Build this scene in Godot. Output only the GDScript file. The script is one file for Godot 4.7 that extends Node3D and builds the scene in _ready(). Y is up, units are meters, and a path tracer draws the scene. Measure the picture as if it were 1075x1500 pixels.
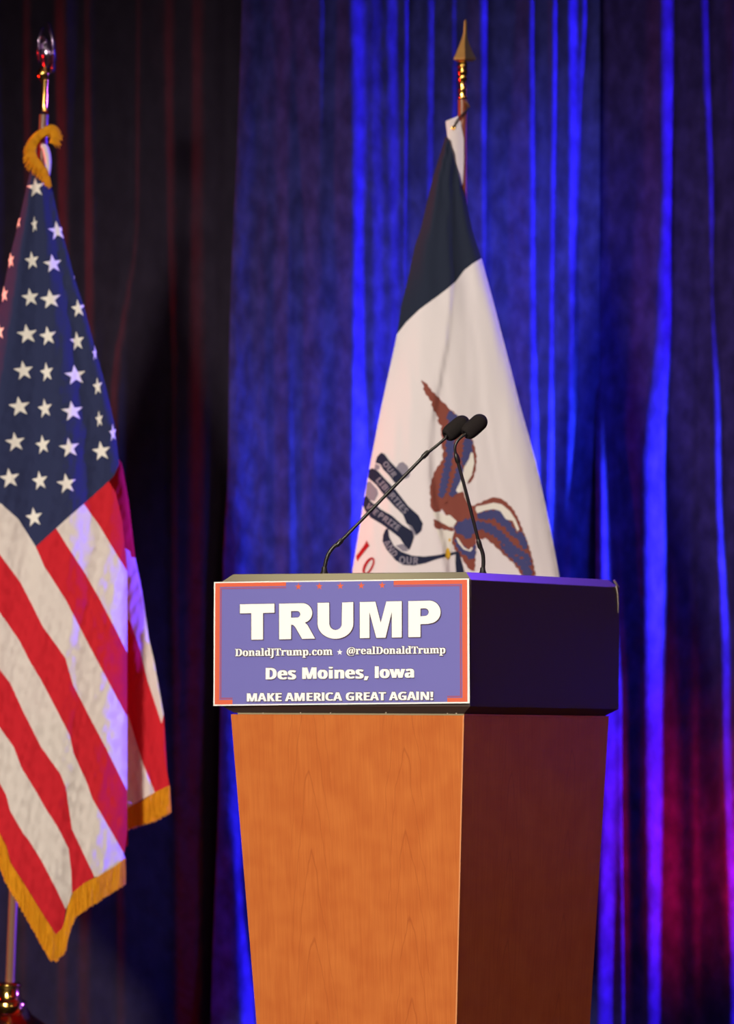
extends Node3D

# ---------------------------------------------------------------- camera numbers
const FOCAL := 9000.0            # focal length in pixels of the 1075 x 1500 frame
var eye := Vector3(0, 0.8, 14.5)
var turn := Basis()
var mat := {}
var used := {}

func look_basis() -> Basis:
	return Basis(Vector3(1, 0, 0), 0.037) * Basis(Vector3(0, 0, 1), 0.0074)

func at(px: float, py: float, z: float) -> Vector3:
	var d := turn * Vector3(px - 537.5, 750.0 - py, -FOCAL)
	return eye + d * ((z - eye.z) / d.z)

func on_plane(px: float, py: float, through: Vector3, n: Vector3) -> Vector3:
	var d := turn * Vector3(px - 537.5, 750.0 - py, -FOCAL)
	return eye + d * ((through - eye).dot(n) / d.dot(n))

# ---------------------------------------------------------------- scene tree helpers
func numbered(called: String) -> String:
	if not used.has(called):
		used[called] = 0
		return called
	used[called] += 1
	return "%s_%03d" % [called, used[called]]

func tag(o: Node3D, label: String, category: String, group := "", kind := "") -> void:
	if label: o.set_meta("label", label)
	if category: o.set_meta("category", category)
	if group: o.set_meta("group", group)
	if kind: o.set_meta("kind", kind)

func thing(called: String, label: String, category: String, base: Vector3, group := "") -> Node3D:
	var o := Node3D.new()
	o.name = numbered(called)
	o.position = base
	add_child(o)
	tag(o, label, category, group)
	return o

# mesh given in world coordinates, hung under parent
func part(called: String, st: SurfaceTool, m: Material, parent: Node3D = self, label := "") -> MeshInstance3D:
	var o := MeshInstance3D.new()
	o.name = numbered(called) if parent == self else called
	o.mesh = st.commit()
	o.material_override = m
	if parent != self and parent.get_parent() == self and not parent is MeshInstance3D:
		o.position = -parent.position
	parent.add_child(o, true)
	if label: o.set_meta("label", label)
	return o

func new_st() -> SurfaceTool:
	var st := SurfaceTool.new()
	st.begin(Mesh.PRIMITIVE_TRIANGLES)
	return st

func vert(st: SurfaceTool, p: Vector3, n: Vector3, uv := Vector2.ZERO) -> void:
	st.set_normal(n)
	st.set_uv(uv)
	st.add_vertex(p)

# triangle whose front looks along n
func tri(st: SurfaceTool, a: Vector3, b: Vector3, c: Vector3, n: Vector3, ua := Vector2.ZERO, ub := Vector2.ZERO, uc := Vector2.ZERO) -> void:
	if (b - a).cross(c - a).dot(n) > 0.0:      # front faces run clockwise
		vert(st, a, n, ua); vert(st, c, n, uc); vert(st, b, n, ub)
	else:
		vert(st, a, n, ua); vert(st, b, n, ub); vert(st, c, n, uc)

# flat quad a b c d, its normal turned away from «inside»
func quad(st: SurfaceTool, a: Vector3, b: Vector3, c: Vector3, d: Vector3, inside: Vector3, uv := []) -> void:
	var n := (c - a).cross(d - b).normalized()
	if n.dot((a + b + c + d) * 0.25 - inside) < 0.0: n = -n
	var u = uv if uv.size() == 4 else [Vector2.ZERO, Vector2.ZERO, Vector2.ZERO, Vector2.ZERO]
	tri(st, a, b, c, n, u[0], u[1], u[2])
	tri(st, a, c, d, n, u[0], u[2], u[3])

# solid from stacked four-cornered layers
func stack(st: SurfaceTool, layers: Array) -> void:
	var mid := Vector3.ZERO
	for l in layers:
		for p in l: mid += p / (4.0 * layers.size())
	for k in layers.size() - 1:
		for i in 4:
			var j := (i + 1) % 4
			quad(st, layers[k][i], layers[k][j], layers[k + 1][j], layers[k + 1][i], mid)
	quad(st, layers[0][0], layers[0][1], layers[0][2], layers[0][3], mid)
	var t = layers[-1]
	quad(st, t[0], t[1], t[2], t[3], mid)

func box(st: SurfaceTool, lo: Vector3, hi: Vector3) -> void:
	var l := []
	for y in [lo.y, hi.y]:
		l.append([Vector3(lo.x, y, lo.z), Vector3(hi.x, y, lo.z), Vector3(hi.x, y, hi.z), Vector3(lo.x, y, hi.z)])
	stack(st, l)

# grid of rings -> smooth skin
func skin(st: SurfaceTool, rings: Array, closed := true) -> void:
	var m: int = rings[0].size()
	var nrm := []
	for i in rings.size():
		var row := []
		for j in m:
			var up: Vector3 = rings[mini(i + 1, rings.size() - 1)][j] - rings[maxi(i - 1, 0)][j]
			var ja := (j + 1) % m if closed else mini(j + 1, m - 1)
			var jb := (j + m - 1) % m if closed else maxi(j - 1, 0)
			var side: Vector3 = rings[i][ja] - rings[i][jb]
			var n := side.cross(up)
			row.append(n.normalized() if n.length() > 1e-12 else up.normalized())
		nrm.append(row)
	var flip := 1.0
	if closed:
		var c := Vector3.ZERO
		var k: int = rings.size() / 2
		for p in rings[k]: c += p / m
		if nrm[k][0].dot(rings[k][0] - c) < 0.0: flip = -1.0
	for i in rings.size() - 1:
		for j in (m if closed else m - 1):
			var j2 := (j + 1) % m
			var q := [[i, j], [i, j2], [i + 1, j2], [i + 1, j]]
			var n0: Vector3 = nrm[i][j] * flip
			for t in [[0, 1, 2], [0, 2, 3]]:
				var a: Vector3 = rings[q[t[0]][0]][q[t[0]][1]]
				var b: Vector3 = rings[q[t[1]][0]][q[t[1]][1]]
				var c2: Vector3 = rings[q[t[2]][0]][q[t[2]][1]]
				var order = [t[0], t[1], t[2]]
				if (b - a).cross(c2 - a).dot(n0) > 0.0: order = [t[0], t[2], t[1]]
				for o in order:
					vert(st, rings[q[o][0]][q[o][1]], nrm[q[o][0]][q[o][1]] * flip, Vector2(float(q[o][1]) / m, float(q[o][0]) / rings.size()))

func tube(st: SurfaceTool, pts: Array, radii: Array, seg := 14, caps := true) -> void:
	var rings := []
	var up := Vector3(0.13, 0.31, 0.94).normalized()
	for i in pts.size():
		var d: Vector3 = (pts[mini(i + 1, pts.size() - 1)] - pts[maxi(i - 1, 0)]).normalized()
		var a := d.cross(up).normalized()
		var b := a.cross(d).normalized()
		up = b
		var r: float = radii[i] if radii.size() == pts.size() else radii[0]
		var ring := []
		for k in seg:
			var g := TAU * k / seg
			ring.append(pts[i] + (a * cos(g) + b * sin(g)) * r)
		if caps and i == 0: rings.append(rep(pts[0], seg))
		rings.append(ring)
		if caps and i == pts.size() - 1: rings.append(rep(pts[i], seg))
	skin(st, rings)

func rep(p: Vector3, n: int) -> Array:
	var a := []
	for k in n: a.append(p)
	return a

# smooth path through points (Catmull-Rom)
func curve(pts: Array, steps := 6) -> Array:
	var out := []
	for i in pts.size() - 1:
		var p0 = pts[maxi(i - 1, 0)]
		var p3 = pts[mini(i + 2, pts.size() - 1)]
		for k in steps:
			out.append(pts[i].cubic_interpolate(pts[i + 1], p0, p3, float(k) / steps))
	out.append(pts[-1])
	return out

func lerps(vals: Array, n: int) -> Array:
	var out := []
	for i in n:
		var t := float(i) / (n - 1) * (vals.size() - 1)
		var k := mini(int(t), vals.size() - 2)
		out.append(lerpf(vals[k], vals[k + 1], t - k))
	return out

# surface of revolution: profile of [radius, distance along axis]
func lathe(st: SurfaceTool, base: Vector3, axis: Vector3, profile: Array, seg := 32, flat := 1.0) -> void:
	var a := axis.cross(Vector3(0, 0, 1))
	a = a.normalized() if a.length() > 0.01 else Vector3(1, 0, 0)
	var b := a.cross(axis).normalized()
	var rings := []
	for p in profile:
		var ring := []
		for k in seg:
			var g := TAU * k / seg
			ring.append(base + axis * p[1] + (a * cos(g) + b * sin(g) * flat) * p[0])
		rings.append(ring)
	skin(st, rings)

func material(c: Color, rough := 0.8, metal := 0.0, spec := 0.5) -> StandardMaterial3D:
	var m := StandardMaterial3D.new()
	m.albedo_color = c
	m.roughness = rough
	m.metallic = metal
	m.metallic_specular = spec
	return m

func c8(r: int, g: int, b: int) -> Color:
	return Color(r / 255.0, g / 255.0, b / 255.0)

func noise(sd: int, freq: float, oct := 3) -> FastNoiseLite:
	var n := FastNoiseLite.new()
	n.seed = sd
	n.frequency = freq
	n.fractal_octaves = oct
	n.noise_type = FastNoiseLite.TYPE_SIMPLEX_SMOOTH
	return n

# ---------------------------------------------------------------- cloth: a draped sheet and pieces of it
# d: {z, fold: Callable(px, py) -> metres towards the audience}; outlines are given in frame units on the plane of the cloth
func cloth_at(d: Dictionary, p: Vector2) -> Vector3:
	var q := at(p.x, p.y, d.z)
	q.z += d.fold.call(p.x, p.y)
	return q

func cloth_normal(d: Dictionary, p: Vector2) -> Vector3:
	var a := cloth_at(d, p + Vector2(-1.5, 0))
	var b := cloth_at(d, p + Vector2(1.5, 0))
	var c := cloth_at(d, p + Vector2(0, -1.5))
	var e := cloth_at(d, p + Vector2(0, 1.5))
	var n := (b - a).cross(c - e).normalized()
	return n if n.z > 0.0 else -n

func patch(st: SurfaceTool, d: Dictionary, region: PackedVector2Array, cell := 6.0, off := 0.0) -> void:
	var lo := region[0]
	var hi := region[0]
	for p in region:
		lo = lo.min(p)
		hi = hi.max(p)
	var cache := {}
	for j in range(floori(lo.y / cell), ceili(hi.y / cell)):
		for i in range(floori(lo.x / cell), ceili(hi.x / cell)):
			var sq := PackedVector2Array([Vector2(i, j) * cell, Vector2(i + 1, j) * cell, Vector2(i + 1, j + 1) * cell, Vector2(i, j + 1) * cell])
			for piece in Geometry2D.intersect_polygons(sq, region):
				var ids := Geometry2D.triangulate_polygon(piece)
				for k in range(0, ids.size(), 3):
					var v := []
					for e in 3:
						var p: Vector2 = piece[ids[k + e]]
						if not cache.has(p):
							var n := cloth_normal(d, p)
							cache[p] = [cloth_at(d, p) + n * off, n]
						v.append(cache[p] + [p])
					var o := [0, 1, 2]
					if (v[1][0] - v[0][0]).cross(v[2][0] - v[0][0]).z > 0.0: o = [0, 2, 1]
					for e in o: vert(st, v[e][0], v[e][1], v[e][2] * 0.01)

func poly(pts: Array) -> PackedVector2Array:
	var a := PackedVector2Array()
	for p in pts: a.append(Vector2(p[0], p[1]))
	return a

func poly_in(pts: Array, s: float, ox: float, oy: float) -> PackedVector2Array:
	var a := PackedVector2Array()
	for p in pts: a.append(Vector2(ox + p[0] / s, oy + p[1] / s))
	return a

func edge_x(line: Array, y: float) -> float:      # line of [y, x]
	if y <= line[0][0]: return line[0][1]
	for i in line.size() - 1:
		if y <= line[i + 1][0]:
			return lerpf(line[i][1], line[i + 1][1], (y - line[i][0]) / (line[i + 1][0] - line[i][0]))
	return line[-1][1]

func star_points(c: Vector2, r: float, sx: float, tilt: float, n := 5) -> PackedVector2Array:
	var a := PackedVector2Array()
	for k in n * 2:
		var g := -PI / 2 + PI * k / n + tilt
		var rr := r if k % 2 == 0 else r * 0.40
		a.append(c + Vector2(cos(g) * sx, sin(g)) * rr)
	return a

# outlines of a line of lettering as triangles in a unit frame: x 0..1 over its width, y in cap heights above the baseline
func letter_tris(text: String, font_name: String, bold: float, top := 2.0) -> PackedVector2Array:
	var sf := SystemFont.new()
	sf.font_names = PackedStringArray([font_name])
	sf.font_weight = 700
	var f: Font = sf
	if bold != 0.0:
		var fv := FontVariation.new()
		fv.base_font = sf
		fv.variation_embolden = bold
		f = fv
	var tm := TextMesh.new()
	tm.font = f
	tm.font_size = 64
	tm.depth = 0.0
	tm.pixel_size = 0.01
	tm.curve_step = 1.5
	tm.text = "H"
	var h := tm.get_aabb()
	tm.text = text
	var b := tm.get_aabb()
	var arr := tm.get_mesh_arrays()
	var out := PackedVector2Array()
	var vs: PackedVector3Array = arr[Mesh.ARRAY_VERTEX]
	var ix = arr[Mesh.ARRAY_INDEX]
	var order = ix if ix != null and ix.size() else range(vs.size())
	for i in order:
		out.append(Vector2((vs[i].x - b.position.x) / b.size.x, minf((vs[i].y - h.position.y) / h.size.y, top)))
	return out

# ---------------------------------------------------------------- unseen stage lamps and added ceiling fill
func unseen_stage_lamp(called: String, label: String, from: Vector3, to: Vector3, c: Color, energy: float, angle: float, soft := 0.08, blend := 0.6) -> void:  # lamp out of view; fitting and place chosen for what it lights
	var t := thing(called, label, "stage light", from)
	var dir := (to - from).normalized()
	var st := new_st()
	lathe(st, from - dir * 0.30, dir, [[0.001, 0.0], [0.06, 0.0], [0.085, 0.05], [0.09, 0.22], [0.105, 0.27], [0.105, 0.29], [0.09, 0.29], [0.085, 0.24], [0.001, 0.24]], 24)
	part("can", st, mat.black_metal, t)
	st = new_st()
	var side := dir.cross(Vector3.UP).normalized()
	var c0 := from - dir * 0.16
	tube(st, [c0 + side * 0.1, c0 + side * 0.12, c0 + side * 0.12 + Vector3.UP * 0.16, c0 - side * 0.12 + Vector3.UP * 0.16, c0 - side * 0.12, c0 - side * 0.1], [0.008], 8)
	part("yoke", st, mat.black_metal, t)
	st = new_st()
	lathe(st, from - dir * 0.05, dir, [[0.0801, 0.0], [0.06, 0.008], [0.03, 0.012], [0.001, 0.013]], 24)
	var lens := material(Color(0.1, 0.1, 0.1), 0.2)
	lens.emission_enabled = true
	lens.emission = c
	lens.emission_energy_multiplier = 1.5
	part("lamp_lens", st, lens, t)
	var l := SpotLight3D.new()
	l.name = "lamp_beam"
	l.light_color = c
	l.light_energy = energy
	l.spot_angle = angle
	l.spot_angle_attenuation = blend
	l.spot_range = 40.0
	l.spot_attenuation = 2.0
	l.light_size = soft
	l.shadow_enabled = true
	t.add_child(l)
	l.look_at_from_position(from + dir * 0.03, to, Vector3.UP if absf(dir.y) < 0.95 else Vector3.RIGHT)

func fill_light(p: Vector3, energy: float) -> void:  # added ceiling panel, broad fill that lifts the dark parts of the stage
	var t := thing("added_ceiling_fill", "added square warm white fill panel in the hall ceiling, %s of two" % ("left" if p.x < 0 else "right"), "added fill light", p)
	var st := new_st()
	box(st, p + Vector3(-0.75, -0.05, -0.75), p + Vector3(0.75, 0.01, 0.75))
	part("frame", st, mat.black_metal, t)
	st = new_st()
	box(st, p + Vector3(-0.7, -0.056, -0.7), p + Vector3(0.7, -0.05, 0.7))
	var m := material(Color(0.5, 0.5, 0.5), 0.6)
	m.emission_enabled = true
	m.emission = Color(1.0, 0.94, 0.86)
	m.emission_energy_multiplier = 1.2
	part("fill_panel", st, m, t)
	var l := AreaLight3D.new()
	l.name = "panel_glow"
	l.area_size = Vector2(1.4, 1.4)
	l.light_color = Color(1.0, 0.94, 0.86)
	l.light_energy = energy
	l.area_range = 40.0
	l.shadow_enabled = true
	l.position = Vector3(0, -0.07, 0)
	l.rotation.x = -PI / 2
	t.add_child(l)

func _ready() -> void:
	# ------------------------------------------------------------ camera
	turn = look_basis()
	var cam := Camera3D.new()
	cam.name = "camera"
	cam.transform = Transform3D(turn, eye)
	cam.near = 0.5
	cam.far = 60.0
	add_child(cam)
	var lens := CameraAttributesPhysical.new()
	lens.frustum_focal_length = 144.0          # 24 mm tall frame: 144 / 24 * 1500 = FOCAL
	lens.frustum_focus_distance = 14.4
	lens.exposure_aperture = 2.4
	lens.frustum_near = 0.5
	lens.frustum_far = 60.0
	cam.attributes = lens
	cam.keep_aspect = Camera3D.KEEP_HEIGHT
	cam.fov = rad_to_deg(2.0 * atan(750.0 / FOCAL))
	# ------------------------------------------------------------ environment
	var env := Environment.new()
	env.background_mode = Environment.BG_COLOR
	env.background_color = Color(0.01, 0.01, 0.012)
	env.tonemap_mode = Environment.TONE_MAPPER_LINEAR
	env.tonemap_exposure = 1.0
	env.sdfgi_enabled = true
	env.ssao_enabled = true
	env.ssil_enabled = true
	var we := WorldEnvironment.new()
	we.name = "environment"
	we.environment = env
	add_child(we)
	materials()
	# ------------------------------------------------------------ added ceiling fill, then lamps out of view round the stage
	for x in [-3.2, 3.2]: fill_light(Vector3(x, 5.99, 7.0), 18.0)
	unseen_stage_lamp("unseen_stage_light", "unseen warm white key spotlight lighting lectern and flags from the front left", Vector3(-4.6, 4.6, 8.5), Vector3(0.0, 0.95, -0.8), Color(1.0, 0.96, 0.90), 116.0, 13.0, 0.6)  # out of view, front left; lights the faces turned that way
	unseen_stage_lamp("unseen_stage_light", "upper of two unseen deep blue lights raking the drapes from the right", Vector3(3.4, 2.9, -2.26), Vector3(1.4, 2.31, -2.66), Color(0.34, 0.21, 1.0), 96.0, 25.0, 0.10, 0.8)  # out of view, rakes the upper folds
	unseen_stage_lamp("unseen_stage_light", "lower of two unseen deep blue lights raking the drapes from the right", Vector3(3.4, 0.9, -2.26), Vector3(1.4, 0.78, -2.66), Color(0.34, 0.19, 1.0), 114.0, 25.0, 0.10, 0.8)  # out of view, rakes the lower folds
	unseen_stage_lamp("unseen_stage_light", "unseen pale blue spotlight placed to brighten folds of the middle drape", Vector3(3.3, 1.9, -2.1), Vector3(-0.05, 1.25, -2.6), Color(0.30, 0.46, 1.0), 90.0, 12.0, 0.10, 1.0)  # out of view, narrow beam for the paler middle folds
	unseen_stage_lamp("unseen_stage_light", "unseen pale blue wash light placed above to tint the middle drape", Vector3(1.2, 4.7, -1.25), Vector3(0.12, 1.1, -2.55), Color(0.27, 0.36, 1.0), 40.0, 13.0, 0.10, 1.0)  # out of view overhead, gives the middle drape its base blue
	unseen_stage_lamp("unseen_stage_light", "unseen violet back light placed to tint the top edge of the lectern", Vector3(1.5, 3.6, -2.2), Vector3(0.1, 1.1, -0.4), Color(0.45, 0.25, 1.0), 14.0, 16.0, 0.20)  # out of view, placed to turn the head's right chamfer purple
	unseen_stage_lamp("unseen_stage_light", "unseen warm overhead light placed for the sheen on the lectern head", Vector3(-2.0, 4.6, -0.9), Vector3(-0.1, 1.19, -0.2), Color(1.0, 0.95, 0.72), 8.0, 7.0, 0.30)  # out of view, placed where the front chamfer mirrors it
	unseen_stage_lamp("unseen_stage_light", "unseen dim rose wash light placed to light the side of the lectern", Vector3(5.0, 3.2, 3.2), Vector3(0.4, 0.8, -0.4), Color(0.95, 0.45, 0.72), 3.0, 12.0, 0.20)  # out of view at the right, lifts the lectern's dark side
	unseen_stage_lamp("unseen_stage_light", "unseen red side light placed to redden folds of the charcoal drape", Vector3(-3.4, 1.9, -2.36), Vector3(-0.6, 1.4, -2.6), Color(1.0, 0.12, 0.08), 15.0, 36.0, 0.10)  # out of view at the left, catches the left-facing folds
	unseen_stage_lamp("unseen_stage_light", "unseen low red light placed to tint the lower right drape", Vector3(1.30, 0.42, -2.25), Vector3(1.06, 0.50, -2.62), Color(1.0, 0.04, 0.22), 2.4, 56.0, 0.06, 1.0)  # out of view past the right edge, reddens the drape there
	room()
	curtains()
	lectern()
	sign_board()
	microphones()
	national_flag()
	state_flag()

# ---------------------------------------------------------------- materials
func materials() -> void:
	mat.black_metal = material(c8(28, 28, 30), 0.45, 0.6)
	mat.wall = material(c8(92, 82, 72), 0.9)
	mat.ceiling = material(c8(110, 104, 96), 0.95)
	mat.carpet = material(c8(52, 36, 34), 1.0)
	mat.deck = material(c8(22, 21, 22), 0.75)
	mat.laminate = material(c8(72, 58, 54), 0.42, 0.0, 0.5)
	mat.gold = material(c8(226, 178, 92), 0.16, 1.0)
	mat.gold.anisotropy_enabled = false
	mat.silver = material(c8(196, 176, 206), 0.22, 1.0)  # violet reflections tinted into the eagle's metal colour
	mat.satin = material(c8(226, 184, 110), 0.42, 1.0)
	mat.grey_pole = material(c8(124, 88, 66), 0.35)
	mat.pole = material(c8(132, 66, 34), 0.35)
	mat.foam = material(c8(44, 40, 40), 1.0, 0.0, 0.1)
	var fn := NoiseTexture2D.new()
	fn.width = 256
	fn.height = 256
	fn.seamless = true
	fn.noise = noise(8, 0.12, 3)
	mat.foam.heightmap_enabled = false
	mat.foam.normal_enabled = true
	var fnn := NoiseTexture2D.new()
	fnn.width = 256
	fnn.height = 256
	fnn.seamless = true
	fnn.as_normal_map = true
	fnn.bump_strength = 6.0
	fnn.noise = noise(8, 0.12, 3)
	mat.foam.normal_texture = fnn
	mat.foam.uv1_triplanar = true
	mat.foam.uv1_scale = Vector3(14, 14, 14)
	mat.gooseneck = material(c8(34, 32, 31), 0.30, 0.3)
	# velvet: the nap is crushed in patches
	for v in [["velvet", c8(54, 54, 126), 31], ["shaded_velvet", c8(50, 38, 98), 31], ["charcoal", c8(48, 41, 56), 47]]:  # right drape's copy is darker: shade of its gaps put into the colour
		var m := material(v[1], 1.0, 0.0, 0.15)
		var t := NoiseTexture2D.new()
		t.width = 1024
		t.height = 1024
		t.seamless = true
		t.noise = noise(v[2], 0.016, 6)
		var g := Gradient.new()
		var low := 0.66 if v[0] != "charcoal" else 0.86
		g.set_color(0, Color(low, low, low))
		g.set_color(1, Color(1.0, 1.0, 1.0))
		t.color_ramp = g
		m.albedo_texture = t
		var nn := NoiseTexture2D.new()
		nn.width = 512
		nn.height = 512
		nn.seamless = true
		nn.as_normal_map = true
		nn.bump_strength = 3.0
		nn.noise = noise(v[2] + 1, 0.02, 4)
		m.normal_enabled = true
		m.normal_texture = nn
		m.normal_scale = 0.5
		m.uv1_scale = Vector3(1.1, 0.6, 1)
		m.rim_enabled = true
		m.rim = 0.25
		m.rim_tint = 0.8
		mat[v[0]] = m
	# flags
	for v in [["flag_blue", c8(44, 50, 84)], ["flag_red", c8(196, 34, 46)], ["flag_white", c8(214, 204, 198)], ["navy", c8(38, 44, 62)], ["state_white", c8(228, 219, 222)], ["fringe", c8(222, 150, 22)], ["star_white", c8(232, 226, 218)], ["dark_ink", c8(38, 42, 66)], ["grey_ink", c8(140, 134, 150)], ["rust_ink", c8(136, 74, 64)], ["blue_ink", c8(72, 74, 122)], ["red_ink", c8(170, 24, 30)], ["gold_ink", c8(224, 176, 52)], ["sleeve", c8(226, 212, 212)]]:
		var m := material(v[1], 0.85, 0.0, 0.25)
		m.rim_enabled = true
		m.rim = 0.15
		m.rim_tint = 0.5
		mat[v[0]] = m
	var fr: StandardMaterial3D = mat.fringe
	fr.roughness = 0.6
	# printed board
	mat.board = material(c8(246, 246, 244), 0.5)
	mat.sign_blue = material(c8(112, 108, 186), 0.55)
	mat.sign_red = material(c8(222, 98, 66), 0.55)
	mat.sign_violet = material(c8(160, 84, 122), 0.55)
	mat.sign_shadow = material(c8(66, 46, 66), 0.6)
	mat.sign_white = material(c8(252, 252, 252), 0.5)
	mat.banding = material(c8(226, 150, 96), 0.5)
	mat.olive = material(c8(150, 140, 110), 0.35)
	mat.peel = material(c8(170, 158, 140), 0.5)
	wood()

func wood() -> void:
	var w := 768
	var h := 1024
	var fine := noise(5, 1.0, 2)
	var mid := noise(6, 1.0, 3)
	var big := noise(7, 1.0, 2)
	var im := Image.create(w, h, false, Image.FORMAT_RGB8)
	var light := c8(212, 122, 58)
	var dark := c8(188, 95, 42)
	for y in h:
		var fy := float(y) / h
		for x in w:
			var fx := float(x) / w
			var streak := fine.get_noise_2d(fx * 190.0, fy * 7.0) * 0.55 + mid.get_noise_2d(fx * 60.0, fy * 3.0) * 0.5
			var cloud := big.get_noise_2d(fx * 7.0, fy * 9.0)
			var t := clampf(0.52 + streak * 0.42 + cloud * 0.30, 0.0, 1.0)
			var line := 0.0
			for c in [[0.33, 0.05], [0.74, -0.02]]:      # two tall pointed grain figures
				var dx: float = absf(fx - c[0] + mid.get_noise_2d(fy * 6.0, c[0] * 50.0) * 0.012)
				if dx < 0.11:
					var k: float = pow(dx / 0.10, 1.5) * 0.55 - fy * 1.0 + c[1] + mid.get_noise_2d(fx * 20.0, fy * 4.0) * 0.02
					var e := absf(fposmod(k * 4.2, 1.0) - 0.5)
					line = maxf(line, smoothstep(0.055, 0.0, e) * smoothstep(0.11, 0.07, dx) * 0.8)
			var col := dark.lerp(light, t)
			col = col.lerp(c8(158, 74, 32), line * 0.5)
			im.set_pixel(x, y, col)
	var m := material(Color.WHITE, 0.42, 0.0, 0.4)
	m.albedo_texture = ImageTexture.create_from_image(im)
	mat.wood = m

# ---------------------------------------------------------------- the room
func shell(called: String, lo: Vector3, hi: Vector3, m: Material) -> void:
	var st := new_st()
	box(st, lo, hi)
	tag(part(called, st, m), "", "", "", "structure")

func room() -> void:
	shell("floor", Vector3(-9, -0.8, -5), Vector3(9, -0.6, 20), mat.carpet)
	shell("stage_floor", Vector3(-7, -0.6, -4.8), Vector3(7, 0.0, 2.2), mat.deck)
	shell("wall_back", Vector3(-9.2, -0.8, -5.2), Vector3(9.2, 6.2, -5), mat.wall)
	shell("wall_front", Vector3(-9.2, -0.8, 20), Vector3(9.2, 6.2, 20.2), mat.wall)
	shell("wall_left", Vector3(-9.2, -0.8, -5), Vector3(-9, 6.2, 20), mat.wall)
	shell("wall_right", Vector3(9, -0.8, -5), Vector3(9.2, 6.2, 20), mat.wall)
	shell("ceiling", Vector3(-9.2, 6.0, -5.2), Vector3(9.2, 6.2, 20.2), mat.ceiling)

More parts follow.
